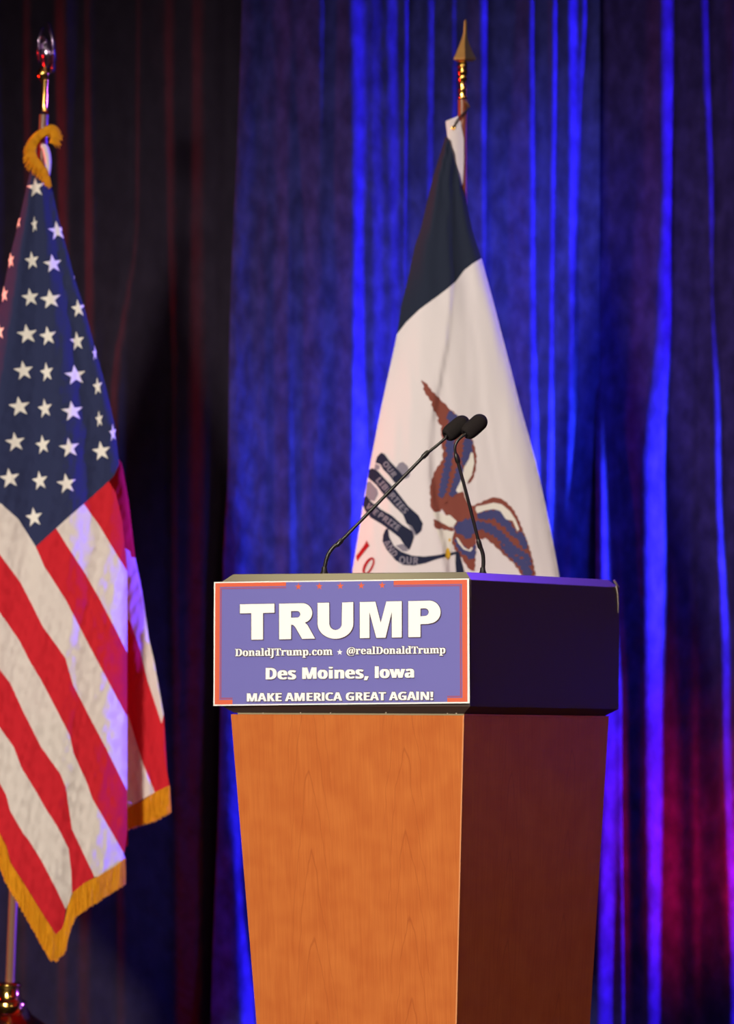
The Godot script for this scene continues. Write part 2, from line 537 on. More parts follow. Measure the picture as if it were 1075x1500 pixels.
# ---------------------------------------------------------------- drapes
# ridge: rows of [py, px, half width, steepness to the right]; the folds between lean the other way
func curtains() -> void:
	var zc := -2.55
	var left_ridges := [
		[[0, -60, 10, -0.6], [1500, -70, 12, -0.6]],
		[[0, 36, 8, -0.7], [700, 38, 9, -0.7], [1500, 30, 9, -0.5]],
		[[0, 88, 8, -0.8], [400, 92, 9, -0.9], [1500, 90, 9, -0.5]],
		[[0, 128, 6, -0.4], [400, 131, 8, -0.8], [1500, 124, 9, -0.5]],
		[[0, 200, 6, -0.5], [300, 198, 6, -0.8], [600, 166, 8, -0.7], [1500, 176, 10, -0.4]],
		[[0, 249, 7, -0.4], [700, 250, 9, -0.5], [1500, 262, 12, -0.4]],
		[[0, 290, 9, -0.4], [700, 288, 12, -0.4], [1500, 282, 14, -0.4]],
		[[0, 326, 9, 0.3], [1500, 312, 10, 0.3]]]
	var mid_ridges := [
		[[0, 378, 18, 0.20], [500, 362, 24, 0.20], [900, 362, 24, 0.24], [1150, 350, 20, 0.4], [1300, 356, 10, 0.6], [1500, 366, 12, 1.1]],
		[[0, 400, 6, 0.1], [700, 396, 8, 0.25], [1500, 396, 8, 0.5]],
		[[0, 430, 5, 0.1], [400, 431, 8, 0.42], [1500, 434, 10, 0.5]],
		[[0, 478, 8, 0.42], [250, 478, 8, 0.38], [500, 482, 16, 0.3], [850, 470, 22, 0.35], [1500, 470, 22, 0.5]],
		[[0, 526, 11, 0.6], [200, 528, 10, 0.7], [320, 527, 7, 1.15], [500, 527, 8, 1.25], [850, 530, 13, 1.25], [1500, 530, 14, 1.1]],
		[[0, 552, 10, 0.35], [500, 556, 12, 0.4], [1500, 556, 12, 0.4]],
		[[0, 577, 10, 0.45], [400, 580, 10, 0.4], [1500, 580, 10, 0.4]],
		[[0, 600, 5, 0.85], [400, 598, 4, 0.8], [1500, 600, 5, 0.7]],
		[[0, 636, 9, 0.5], [400, 634, 9, 0.4], [1500, 634, 9, 0.4]],
		[[0, 671, 7, 0.5], [1500, 668, 7, 0.5]],
		[[0, 716, 9, 0.85], [300, 715, 6, 0.85], [1500, 716, 7, 0.8]],
		[[0, 783, 5, 0.75], [350, 783, 5, 0.8], [800, 787, 6, 0.8], [1500, 790, 7, 0.9]],
		[[0, 816, 4, 0.85], [500, 811, 4, 0.9], [800, 809, 6, 0.9], [1500, 806, 6, 0.9]],
		[[0, 841, 6, 0.85], [500, 842, 6, 0.85], [850, 841, 9, 1.1], [1500, 842, 10, 1.2]],
		[[0, 860, 4, 0.8], [200, 852, 4, 0.7], [420, 847, 4, 0.6], [1500, 852, 3, 0.3]]]
	var right_ridges := [
		[[0, 885, 6, 0.95], [300, 887, 6, 0.95], [500, 889, 7, 1.0], [800, 889, 9, 1.2], [1050, 894, 13, 1.3], [1500, 888, 14, 1.3]],
		[[0, 905, 3, 0.0], [600, 905, 4, 0.3], [820, 908, 5, 0.9], [1050, 914, 6, 1.3], [1500, 918, 6, 1.3]],
		[[0, 939, 5, 0.35], [250, 939, 5, 0.2], [500, 940, 5, 0.0], [1500, 940, 5, 0.0]],
		[[0, 981, 11, 0.85], [300, 980, 9, 1.1], [450, 977, 14, 1.0], [700, 962, 18, 1.0], [1050, 962, 15, 1.3], [1500, 964, 13, 1.3]],
		[[0, 990, 4, 0.1], [420, 982, 7, 1.0], [650, 976, 6, 1.2], [900, 980, 11, 1.0], [1200, 986, 13, 1.0], [1500, 990, 12, 1.0]],
		[[0, 1010, 5, 0.1], [350, 1016, 4, 0.2], [500, 1020, 5, 0.55], [1050, 1020, 6, 0.5], [1500, 1024, 6, 0.4]],
		[[0, 1038, 9, 0.6], [350, 1048, 7, 0.7], [650, 1056, 8, 0.85], [1000, 1066, 10, 0.8], [1500, 1078, 10, 0.8]],
		[[0, 1090, 12, 0.7], [1500, 1096, 12, 0.7]]]
	var rng := RandomNumberGenerator.new()
	rng.seed = 77
	var x := -130.0
	while x > -1900:
		left_ridges.append([[0, x, rng.randf_range(8, 12), rng.randf_range(-0.9, -0.4)], [1500, x + rng.randf_range(-12, 12), rng.randf_range(8, 14), rng.randf_range(-0.9, -0.4)]])
		x -= rng.randf_range(42, 66)
	x = 1140.0
	while x < 2900:
		right_ridges.append([[0, x, rng.randf_range(7, 13), rng.randf_range(0.6, 1.1)], [1500, x + rng.randf_range(-14, 14), rng.randf_range(7, 14), rng.randf_range(0.6, 1.1)]])
		x += rng.randf_range(42, 66)
	drape("charcoal drape hanging straight behind the national flag", mat.charcoal, zc - 0.06, left_ridges, [[0, -1900], [1500, -1900]], [[0, 372], [1500, 372]], 0.16)
	drape("crushed blue velvet drape hanging behind the microphones and state flag", mat.velvet, zc, mid_ridges, [[0, 355], [230, 347], [370, 340], [500, 336], [700, 334], [800, 327], [1150, 321], [1400, 311], [1500, 309]], [[0, 880], [1500, 880]], -0.26)
	drape("blue velvet drape with purple and red light, past the lectern's right", mat.shaded_velvet, zc + 0.0, right_ridges, [[0, 872], [1500, 873]], [[0, 2900], [1500, 2900]], -0.50)

func drape(label: String, m: Material, z0: float, ridges: Array, lft: Array, rgt: Array, lean: float) -> void:
	var y0 := -1700.0
	var y1 := 1504.0
	var rows := 66
	var step := 2.6
	var xa := 1e9
	var xb := -1e9
	for r in lft: xa = minf(xa, r[1])
	for r in rgt: xb = maxf(xb, r[1])
	var n := int((xb - xa) / step) + 1
	var per_m := FOCAL / (eye.z - z0)
	var grid := []
	for j in rows:
		var t := float(j) / (rows - 1)
		var py := lerpf(y0, y1, t)
		var yy := clampf(py, 0, 1500)
		var slope := PackedFloat32Array()
		slope.resize(n)
		slope.fill(lean)
		for rd in ridges:
			var k := 0
			while k < rd.size() - 2 and yy > rd[k + 1][0]: k += 1
			var u := clampf((yy - rd[k][0]) / float(rd[k + 1][0] - rd[k][0]), 0, 1)
			u = u * u * (3.0 - 2.0 * u)
			var cx: float = lerpf(rd[k][1], rd[k + 1][1], u)
			var hw: float = lerpf(rd[k][2], rd[k + 1][2], u)
			var am: float = lerpf(rd[k][3], rd[k + 1][3], u)
			for i in range(maxi(0, int((cx - hw * 2.2 - xa) / step)), mini(n, int((cx + hw * 2.2 - xa) / step) + 1)):
				var e := (xa + i * step - cx) / hw
				slope[i] += am * 1.25 * exp(-e * e * 1.0)
		var z := PackedFloat32Array()
		z.resize(n)
		var s := 0.0
		for i in n:
			s -= slope[i] * step / per_m
			z[i] = s
		# take out the slow drift: the cloth hangs from a straight pipe
		var acc := PackedFloat32Array()
		acc.resize(n + 1)
		acc[0] = 0.0
		for i in n: acc[i + 1] = acc[i] + z[i]
		var win := int(120.0 / step)
		var row := PackedVector3Array()
		var xl := edge_x(lft, yy)
		var xr := edge_x(rgt, yy)
		for i in n:
			var a := maxi(0, i - win)
			var b := mini(n, i + win + 1)
			var base := (acc[b] - acc[a]) / (b - a)
			# one-sided windows at the edges shift the mean along a slope
			var px := clampf(xa + i * step, xl, xr)
			var p := at(px, py, z0)
			p.z += z[i] - base
			row.append(p)
		grid.append(row)
	var vs := PackedVector3Array()
	var ns := PackedVector3Array()
	var uv := PackedVector2Array()
	var ix := PackedInt32Array()
	for j in rows:
		for i in n:
			vs.append(grid[j][i])
			var dx: Vector3 = grid[j][mini(i + 1, n - 1)] - grid[j][maxi(i - 1, 0)]
			var dy: Vector3 = grid[maxi(j - 1, 0)][i] - grid[mini(j + 1, rows - 1)][i]
			var nn := dx.cross(dy)
			ns.append(nn.normalized() if nn.length() > 1e-9 else Vector3(0, 0, 1))
			uv.append(Vector2(grid[j][i].x, -grid[j][i].y))
			if i < n - 1 and j < rows - 1:
				var a := j * n + i
				ix.append_array([a, a + 1, a + n + 1, a, a + n + 1, a + n])
	# a second, rear skin gives the cloth its thickness
	var arr := []
	arr.resize(Mesh.ARRAY_MAX)
	arr[Mesh.ARRAY_VERTEX] = vs
	arr[Mesh.ARRAY_NORMAL] = ns
	arr[Mesh.ARRAY_TEX_UV] = uv
	arr[Mesh.ARRAY_INDEX] = ix
	var am2 := ArrayMesh.new()
	am2.add_surface_from_arrays(Mesh.PRIMITIVE_TRIANGLES, arr)
	var o := MeshInstance3D.new()
	o.name = numbered("curtain")
	o.mesh = am2
	o.material_override = m
	add_child(o)
	tag(o, label, "curtain")

# ---------------------------------------------------------------- lectern
const TH := 0.5423
const HW := 0.6963               # head, along the front
const HD := 0.7285               # head, front to back
var corner := Vector3(0.2464, 0, 0)

func lp(a: float, b: float, y: float) -> Vector3:     # a: leftwards along the front, b: backwards
	return corner + Vector3(-cos(TH) * a + sin(TH) * b, y, -sin(TH) * a - cos(TH) * b)

func rect(a0: float, a1: float, b0: float, b1: float, y: float) -> Array:
	return [lp(a0, b0, y), lp(a1, b0, y), lp(a1, b1, y), lp(a0, b1, y)]

const YCT := 0.8585
func col_rect(y: float, inset: float) -> Array:
	var t := (YCT - y) / (YCT - 0.118)
	return rect(0.0251 + 0.046 * t + inset, 0.6767 - 0.046 * t - inset, 0.0149 + 0.0539 * t + inset, 0.7243 - 0.0015 * t - inset, y)

func lectern() -> void:
	var mid := lp(HW / 2, HD / 2, 0)
	var t := thing("lectern", "wooden lectern with a tapering orange-brown body and black chamfered head", "lectern", mid)
	# head
	var st := new_st()
	var e := 0.0018
	stack(st, [rect(0.0277, HW - 0.0277, 0.018, HD - 0.018, 0.8621), rect(0, HW, 0, HD, 0.8794), rect(0, HW, 0, HD, 1.179 - e), rect(e * 0.6, HW - e * 0.6, e * 0.6, HD - e * 0.6, 1.179), rect(0.0219, HW - 0.0219, 0.0156, HD - 0.0156, 1.1974 - e * 0.5), rect(0.0245, HW - 0.0245, 0.018, HD - 0.018, 1.1974)])
	part("head", st, mat.laminate, t, "black laminate head with chamfered edges")
	# body: four mitred panels
	var top := col_rect(YCT, 0.0)
	var topi := col_rect(YCT, 0.018)
	var bot := col_rect(0.05, 0.0)
	var boti := col_rect(0.05, 0.018)
	var names := ["front_panel", "side_panel", "back_panel", "side_panel"]
	for i in 4:
		var j := (i + 1) % 4
		st = new_st()
		var inn: Vector3 = (top[i] + top[j] + boti[i] + boti[j] + topi[i] + topi[j] + bot[i] + bot[j]) / 8.0
		var w := 0.66
		var u0 := 0.0
		var du: float = (top[i] - bot[i]).dot((top[j] - top[i]).normalized()) / w
		quad(st, top[i], top[j], bot[j], bot[i], inn, [Vector2(1, 0), Vector2(0, 0), Vector2(-du, 0.97), Vector2(1 + du, 0.97)])
		quad(st, topi[i], topi[j], boti[j], boti[i], inn)
		quad(st, top[i], top[j], topi[j], topi[i], inn)
		quad(st, bot[i], bot[j], boti[j], boti[i], inn)
		quad(st, top[i], topi[i], boti[i], bot[i], inn)
		quad(st, top[j], topi[j], boti[j], bot[j], inn)
		part(names[i], st, mat.wood, t)
	# strip of bare edge along the near corner and along the top of the panels
	st = new_st()
	var c0: Vector3 = top[0]
	var c1: Vector3 = bot[0]
	var fa := (lp(1, 0, 0) - lp(0, 0, 0)).normalized()
	var fb := (lp(0, 1, 0) - lp(0, 0, 0)).normalized()
	var lay := []
	for p in [c1, c0]:
		lay.append([p - fa * 0.0006 - fb * 0.0006, p + fa * 0.003 - fb * 0.0006, p + fa * 0.003 + fb * 0.0014, p - fa * 0.0006 + fb * 0.0014])
	stack(st, lay)
	part("edge_banding", st, mat.banding, t, "pale strip along the near corner")
	for i in [0, 3]:
		st = new_st()
		var j: int = (i + 1) % 4
		var o: Vector3 = -fb if i == 0 else -fa
		var a: Vector3 = top[i] + o * 0.0005
		var b: Vector3 = top[j] + o * 0.0005
		if i == 0: b = b.lerp(a, 0.03)
		var rise := Vector3(0, 0.0036, 0)
		var back: Vector3 = -o * 0.02
		stack(st, [[a, b, b + back, a + back], [a + rise, b + rise, b + back + rise, a + back + rise]])
		part("edge_strip", st, mat.olive if i == 0 else mat.banding, t, "thin pale strip under the head")
	# pale specks standing for glints where the strip is chipped
	for k in [[385, 1045], [440, 1044.6], [484, 1044.8], [565, 1044.4], [655, 1045.6], [668, 1045.4]]:
		st = new_st()
		var g := on_plane(k[0], k[1], top[0] - fb * 0.001, fb)
		lathe(st, g, -fb, [[0.0022, -0.001], [0.0016, 0.0008], [0.0001, 0.0012]], 8)
		part("chip_glint", st, mat.peel, t)
	# plinth
	st = new_st()
	stack(st, [rect(0.03, 0.67, 0.02, 0.74, 0.0), rect(0.03, 0.67, 0.02, 0.74, 0.046), rect(0.04, 0.66, 0.03, 0.73, 0.052)])
	part("plinth", st, mat.laminate, t)
	# laminate peeling off the far corner
	st = new_st()
	var pe := []
	for k in [[902.5, 858], [904.8, 870], [905.4, 885], [905.0, 898]]:
		pe.append(on_plane(k[0], k[1], lp(-0.001, HD, 1.1), fa))
	tube(st, pe, [0.0022, 0.0014, 0.0010, 0.0005], 6)
	part("peeled_edge", st, mat.peel, t, "frayed laminate at the far corner")
	st = new_st()
	var q := [on_plane(899.5, 850.5, lp(0, HD, 1.19), fa), on_plane(905.8, 860.0, lp(0, HD, 1.19), fa)]
	tube(st, q, [0.0034, 0.0026], 6)
	part("peeled_edge", st, mat.peel, t)

# ---------------------------------------------------------------- the board on the front of the lectern
func sp(p: Vector2, off: float) -> Vector3:
	var n := lp(0, -1, 0) - lp(0, 0, 0)
	return on_plane(p.x, p.y, lp(0, -0.002 - off, 1.0), n)

func flat(st: SurfaceTool, pts: PackedVector2Array, off: float) -> void:
	var ids := Geometry2D.triangulate_polygon(pts)
	var n := lp(0, -1, 0) - lp(0, 0, 0)
	for k in range(0, ids.size(), 3):
		tri(st, sp(pts[ids[k]], off), sp(pts[ids[k + 1]], off), sp(pts[ids[k + 2]], off), n)

func solid(st: SurfaceTool, pts: PackedVector2Array, off: float, thick: float) -> void:
	flat(st, pts, off + thick)
	var c := Vector3.ZERO
	for p in pts: c += sp(p, off) / pts.size()
	for i in pts.size():
		var a := pts[i]
		var b := pts[(i + 1) % pts.size()]
		quad(st, sp(a, off), sp(b, off), sp(b, off + thick), sp(a, off + thick), c)

func words(st: SurfaceTool, tris: PackedVector2Array, x0: float, y0: float, x1: float, y1: float, cap: float, off: float, shift := Vector2.ZERO) -> void:
	var n := lp(0, -1, 0) - lp(0, 0, 0)
	for k in range(0, tris.size() - 2, 3):
		var v := []
		for e in 3:
			var q := tris[k + e]
			v.append(sp(Vector2(lerpf(x0, x1, q.x), lerpf(y0, y1, q.x) - q.y * cap) + shift, off))
		tri(st, v[0], v[1], v[2], n)

func arc(c: Vector2, rx: float, ry: float, a0: float, a1: float, n := 14) -> Array:
	var o := []
	for k in n + 1:
		var g := deg_to_rad(lerpf(a0, a1, float(k) / n))
		o.append([c.x + cos(g) * rx, c.y + sin(g) * ry])
	return o

func sign_board() -> void:
	var t := thing("campaign_sign", "blue and red campaign sign with white lettering fixed to the lectern's front", "sign", sp(Vector2(500, 1031), 0.0))
	var st := new_st()
	solid(st, poly([[313.5, 852.5], [687.0, 847.4], [688.0, 1030.2], [312.6, 1034.0]]), 0.0, 0.0045)
	part("board", st, mat.board, t, "white board edge")
	st = new_st()
	flat(st, poly([[315.3, 854.2], [684.0, 849.2], [684.6, 1027.8], [314.4, 1032.0]]), 0.0048)
	part("printed_field", st, mat.sign_blue, t)
	# red corners of the border, each with a thin inner line
	var bars := [
		[[[315.3, 854.2], [419, 852.8], [419, 858.4], [322.2, 859.8], [321.3, 1025.2], [340.5, 1025.0], [340.5, 1031.7], [314.4, 1032.0]], [[322.8, 861.2], [419, 859.8], [419, 861.6], [324.8, 863.0], [324.2, 1022.0], [340.5, 1021.9], [340.5, 1024.0], [322.2, 1024.2]]],
		[[[576.5, 850.6], [684.0, 849.2], [684.6, 1027.8], [655, 1028.2], [655, 1022.4], [677.2, 1022.2], [676.6, 855.4], [576.5, 856.8]], [[576.5, 857.6], [675.4, 856.4], [676.0, 1021.2], [655, 1021.4], [655, 1019.4], [673.8, 1019.2], [673.2, 858.6], [576.5, 859.6]]]]
	for b in bars:
		st = new_st()
		flat(st, poly(b[0]), 0.0051)
		var o := part("border", st, mat.sign_red, t)
		st = new_st()
		flat(st, poly(b[1]), 0.0051)
		part("border_line", st, mat.sign_violet, o)
	for k in 5:
		st = new_st()
		flat(st, star_points(Vector2(437 + 30.7 * k, 859.4 - 0.5 * k), 5.6, 0.93, 0.0), 0.0051)
		part("star", st, mat.sign_red, t)
	# the large word, letter by letter
	var s := 6.719
	var big := {}
	big.T = [poly_in([[76, 102], [416, 96], [416, 184], [304, 188], [303, 449], [188, 451], [188, 190], [76, 192]], s, 340, 870), null]
	big.R = [poly_in([[462, 96], [680, 91]] + arc(Vector2(690, 188), 98, 97, -80, 75, 16) + [[716, 283], [742, 306], [816, 440], [688, 443], [622, 328], [600, 306], [580, 304], [580, 445], [462, 448]], s, 340, 870), poly_in([[580, 170], [636, 168]] + arc(Vector2(638, 200), 32, 32, -85, 88, 10) + [[580, 234]], s, 340, 870)]
	big.U = [poly_in([[840, 88], [954, 86], [956, 300]] + arc(Vector2(1018, 296), 60, 58, 175, 5, 14) + [[1082, 84], [1192, 80], [1192, 290]] + arc(Vector2(1016, 290), 176, 152, 4, 176, 22), s, 340, 870), null]
	big.M = [poly_in([[181, 80], [334, 76], [387, 282], [442, 74], [594, 71], [594, 428], [496, 430], [496, 176], [434, 431], [343, 433], [276, 180], [276, 434], [181, 436]], s, 500, 870), null]
	big.P = [poly_in([[658, 71], [860, 66]] + arc(Vector2(862, 178), 114, 113, -85, 80, 16) + [[852, 295], [778, 298], [778, 424], [658, 426]], s, 500, 870), poly_in([[778, 144], [820, 142]] + arc(Vector2(822, 179), 37, 37, -85, 88, 10) + [[778, 220]], s, 500, 870)]
	for k in ["T", "R", "U", "M", "P"]:
		var shape: PackedVector2Array = big[k][0]
		if big[k][1] != null:
			# join the counter to the outline with a hair cut so that it stays one polygon
			shape = with_hole(shape, big[k][1])
		st = new_st()
		flat(st, shape, 0.0056)
		var o := part("letter", st, mat.sign_white, t)
		st = new_st()
		for d in [Vector2(1.3, 1.3), Vector2(-0.7, 0.8), Vector2(0.9, -0.6)]:
			var sh := PackedVector2Array()
			for p in shape: sh.append(p + d)
			flat(st, sh, 0.0053 + 0.0002 * d.x)
		part("letter_shadow", st, mat.sign_shadow, o)
	var lines := [
		["DonaldJTrump.com", "Droid Serif", 0.0, 344.5, 961.2, 486.8, 959.4, 10.6, 0.32],
		["@realDonaldTrump", "Droid Serif", 0.0, 508.0, 958.6, 652.0, 957.0, 10.6, 0.32],
		["Des Moines, lowa", "Droid Sans", 0.0, 390.0, 995.2, 605.6, 992.6, 16.8, 0.95],
		["MAKE AMERlCA GREAT AGAlN!", "Droid Sans", 0.0, 362.0, 1027.6, 634.0, 1025.2, 12.0, 0.6]]
	for l in lines:
		var tris := letter_tris(l[0], l[1], l[2], 2.0 if l[1] == "Droid Serif" else 1.03)
		st = new_st()
		for d in [-1, 0, 1]: words(st, tris, l[3], l[4], l[5], l[6], l[7], 0.0062 + 0.0003 * d, Vector2(d * l[8], 0))
		var o := part("lettering", st, mat.sign_white, t)
		st = new_st()
		for d in [Vector2(1.4, 1.2), Vector2(-1.2, 0.7), Vector2(1.0, -0.8)]: words(st, tris, l[3], l[4], l[5], l[6], l[7], 0.0053 + 0.0002 * d.x, d)
		part("lettering_shadow", st, mat.sign_shadow, o)
	st = new_st()
	flat(st, star_points(Vector2(497.6, 955.4), 4.8, 0.92, 0.0), 0.0056)
	part("star", st, mat.sign_white, t, "white star between the two web addresses")

func with_hole(outer: PackedVector2Array, hole: PackedVector2Array) -> PackedVector2Array:
	var best := [0, 0]
	var d := 1e9
	for i in outer.size():
		for j in hole.size():
			var e := outer[i].distance_to(hole[j])
			if e < d and outer[i].x < hole[j].x + 0.5:
				d = e
				best = [i, j]
	var cw := Geometry2D.is_polygon_clockwise(outer) == Geometry2D.is_polygon_clockwise(hole)
	var out := PackedVector2Array()
	for i in outer.size() + 1: out.append(outer[(best[0] + i) % outer.size()])
	for j in hole.size() + 1:
		var k: int = best[1] - j if cw else best[1] + j
		out.append(hole[posmod(k, hole.size())])
	return out

# ---------------------------------------------------------------- microphones
func microphones() -> void:
	mic("microphone", "black gooseneck microphone leaning far right from the lectern's left half", -0.34, [[475, 841], [476, 829], [480, 814], [487, 803], [497, 795]], [[497, 795], [560, 730.5], [623, 666]], [[623, 666], [640, 652.5], [655, 639.5]], Vector2(653.5, 639.0), Vector2(683.5, 613.6), 12.3)
	mic("microphone", "black gooseneck microphone standing nearly upright above the lectern's near corner", -0.30, [[707, 841], [708, 825], [707, 811], [702, 797]], [[702, 797], [686, 734], [669.5, 672]], [[669.5, 672], [666.4, 660], [667.6, 650.5], [674, 641.5], [684, 635.4]], Vector2(681.5, 636.4), Vector2(709.3, 611.6), 12.4)

func mic(called: String, label: String, z: float, flex: Array, stem: Array, neck: Array, f0: Vector2, f1: Vector2, fr: float) -> void:
	var s := FOCAL / (eye.z - z)
	var foot := at(flex[0][0], flex[0][1], z)
	foot.y = 1.1974
	var t := thing(called, label, "microphone", foot)
	var st := new_st()
	lathe(st, foot, Vector3.UP, [[0.001, 0.0], [0.0105, 0.0], [0.0105, 0.004], [0.0075, 0.009], [0.0062, 0.018], [0.005, 0.019], [0.001, 0.019]], 20)
	part("mount", st, mat.gooseneck, t)
	var lines := []
	for src in [flex, stem, neck]:
		var p := []
		for q in src: p.append(at(q[0], q[1], z))
		lines.append(curve(p, 8))
	lines[0][0] = foot + Vector3(0, 0.012, 0)
	st = new_st()
	tube(st, lines[0], [0.0050], 12)
	# rings of the flexible section
	part("gooseneck", st, mat.gooseneck, t)
	st = new_st()
	tube(st, lines[1], [0.0042], 12)
	part("stem", st, mat.gooseneck, t)
	st = new_st()
	tube(st, lines[2], [0.0036], 12)
	part("gooseneck", st, mat.gooseneck, t)
	for k in 2:
		st = new_st()
		var p: Vector3 = lines[1][0] if k == 0 else lines[1][-1]
		var d: Vector3 = (lines[1][1] - lines[1][0]).normalized()
		lathe(st, p - d * 0.012, d, [[0.0038, 0.0], [0.0062, 0.004], [0.0062, 0.018], [0.0042, 0.024]], 14)
		part("collar", st, mat.gooseneck, t)
	# foam windscreen, open at its lower end round a small metal neck; it leans a little towards the audience end
	var a := at(f0.x, f0.y, z)
	var b := at(f1.x, f1.y, z) + Vector3(0, 0, -0.022)
	var ax := (b - a).normalized()
	var len := (b - a).length()
	var r := fr / s
	st = new_st()
	var prof := [[0.005, 0.006], [0.0075, 0.0008], [r * 0.62, -0.001], [r * 0.86, 0.004], [r * 0.99, 0.012], [r * 1.03, len * 0.35], [r, len * 0.72]]
	for k in 9:
		var g := deg_to_rad(10.0 * (k + 1))
		prof.append([maxf(r * cos(g), 0.0002), len * 0.72 + (len * 0.28 + 0.004) * sin(g)])
	lathe(st, a, ax, prof, 36)
	part("windscreen", st, mat.foam, t, "dark foam windscreen")
	st = new_st()
	lathe(st, a - ax * 0.003, ax, [[0.001, 0.0], [0.0046, 0.0], [0.0050, 0.004], [0.0050, 0.012], [0.001, 0.014]], 16)
	part("capsule", st, mat.gooseneck, t)

# ---------------------------------------------------------------- flags
func flagpole(t: Node3D, top: Vector3, foot: Vector3, r: float, up_to: float, tone: String) -> void:
	var st := new_st()
	tube(st, [foot + Vector3(0, 0.05, 0), top], [r], 18)
	part("pole", st, mat[tone], t, "wooden pole")
	st = new_st()
	lathe(st, foot, Vector3.UP, [[0.001, 0.0], [0.17, 0.0], [0.172, 0.012], [0.15, 0.026], [0.10, 0.045], [0.062, 0.07], [0.046, 0.092], [0.05, 0.098], [0.044, 0.106], [0.032, 0.112], [0.030, 0.14], [0.034, 0.146], [0.034, up_to - 0.006], [0.028, up_to], [r, up_to]], 40)
	part("stand_base", st, mat.gold, t, "polished brass stand base")

func national_flag() -> void:
	var z := -1.70
	var top := at(64.5, 168, z)
	var foot := at(12.5, 1500, z)
	foot.y = 0.0
	var axis := (top - foot).normalized()
	var t := thing("flagpole", "flagpole of the star-spangled flag, topped by a brass eagle", "flagpole", foot)
	flagpole(t, top, foot, 0.0125, 0.155, "grey_pole")
	var st := new_st()
	var f0 := at(63.5, 172, z)
	var ferr := (at(65.8, 116, z) - f0)
	lathe(st, at(64.6, 164, z), axis, [[0.0128, 0.0], [0.0105, 0.004], [0.0098, 0.02], [0.0096, 0.075], [0.0115, 0.082], [0.0115, 0.088], [0.001, 0.09]], 20)
	part("ferrule", st, mat.gold, t, "brass ferrule")
	eagle(t, z)
	# cloth
	var lft := [[240, 50], [247, 45], [322, 28], [384, 12.5], [430, 4], [520, -18], [620, -42], [850, -80], [1100, -105], [1260, -112]]
	var rgt := [[240, 64], [272, 74], [320, 86], [372, 100], [410, 110], [455, 125], [512, 140], [565, 155], [625, 169], [690, 176], [760, 184], [836, 186.5], [1150, 186.5], [1217, 186], [1300, 184]]
	var wr := noise(21, 1.0, 2)
	var fold := func(px: float, py: float) -> float:
		var xl := edge_x(lft, py)
		var xr := edge_x(rgt, py)
		var s := clampf((px - xl) / (xr - xl), 0.0, 1.0)
		var k := clampf((py - 240.0) / 700.0, 0.0, 1.0)
		var q := 2.0 * s - 1.0
		var b := (0.018 + 0.050 * k) * sqrt(maxf(0.0, 1.0 - pow(absf(q), 3.4) * 0.97))
		var low := clampf((py - 700.0) / 250.0, 0.0, 1.0)
		var amp := (0.003 + 0.009 * minf(k * 1.6, 1.0)) * (1.0 - 0.92 * low)
		b += amp * cos(TAU * (s - 0.20) / 0.43)
		b += 0.0022 * k * cos(TAU * (s - 0.05) / 0.19 + py * 0.004)
		b += 0.0015 * low * cos(TAU * (s - 0.68) / 0.37 + (py - 800.0) * 0.0035)
		b -= 0.007 * k * (1.0 - low) * exp(-pow((s - 0.46) / 0.04, 2.0))
		# small pulled creases
		b += 0.0022 * wr.get_noise_2d((px + py * 0.16) * 0.055, py * 0.010) * (0.4 + k)
		b += 0.0012 * wr.get_noise_2d((px + py * 0.22) * 0.16 + 90.0, py * 0.016) * (0.3 + k)
		return b
	var d := {"z": z, "fold": fold}
	var g := thing("national_flag", "fringed flag of white stars on blue and red and white stripes", "flag", at(60, 1405, z))
	# canton
	st = new_st()
	var canton := [[54, 244], [66, 258], [75, 270]]
	for r in rgt:
		if r[0] > 272 and r[0] < 680: canton.append([r[1], r[0]])
	canton += [[175, 680], [168, 697], [160, 705.5], [124, 739], [84, 775], [54, 802], [28, 761], [0, 736], [-30, 704], [-58, 668]]
	for i in range(lft.size() - 1, -1, -1):
		if lft[i][0] < 660: canton.append([lft[i][1], lft[i][0]])
	patch(st, d, poly(canton), 5.0)
	part("canton", st, mat.flag_blue, g, "blue field of the stars")
	var stars := [[53, 276, 0.9, 15], [27.5, 325, 0.35, 12], [51, 330, 0.40, 13], [84, 339, 0.9, 15], [16.5, 382, 0.45, 13], [47.5, 383, 0.8, 14], [78, 388, 0.95, 14.5], [109.5, 402, 0.3, 9], [7, 432, 0.5, 13], [45, 437, 0.95, 14], [75, 440, 1.05, 15], [115, 453, 0.75, 14], [0, 487, 0.6, 14], [40.5, 491, 1.05, 15], [71.5, 494, 0.85, 15], [113.5, 501, 0.75, 15], [139, 518, 0.30, 12], [-14, 540, 0.8, 14], [35.5, 544.5, 1.0, 15], [70, 547, 0.68, 15], [111, 551, 1.05, 15.5], [143.5, 567, 0.5, 14], [-24, 592, 0.8, 14], [29.5, 597, 1.05, 15.5], [67.5, 600, 0.75, 15], [107, 604, 1.05, 15.5], [146, 615, 0.45, 13], [165.5, 635, 0.38, 14], [-36, 646, 0.8, 14], [23.5, 649, 1.0, 15], [64.5, 653, 0.78, 15], [103, 657.5, 0.98, 15.5], [149, 662, 0.95, 15], [15.5, 702, 1.0, 15.5], [60, 705.5, 0.82, 15], [99, 710, 0.95, 15.5], [51.5, 759, 0.9, 15]]
	for s in stars:
		var o := Geometry2D.intersect_polygons(star_points(Vector2(s[0], s[1]), s[3], s[2], deg_to_rad(-8.0)), poly(canton))
		if o.is_empty(): continue
		st = new_st()
		patch(st, d, o[0], 5.0, 0.0014)
		part("star", st, mat.star_white, g)
	# boundaries between the stripes, from the upper left
	var b1 := [[124, 739], [146, 770], [164, 800], [186.5, 837]]
	var b2 := [[84, 775], [99.5, 800], [123, 836], [146, 876], [168, 918], [186.5, 956]]
	var b3 := [[54, 802], [67, 831], [99, 881], [132, 946], [157, 993], [186.5, 1050]]
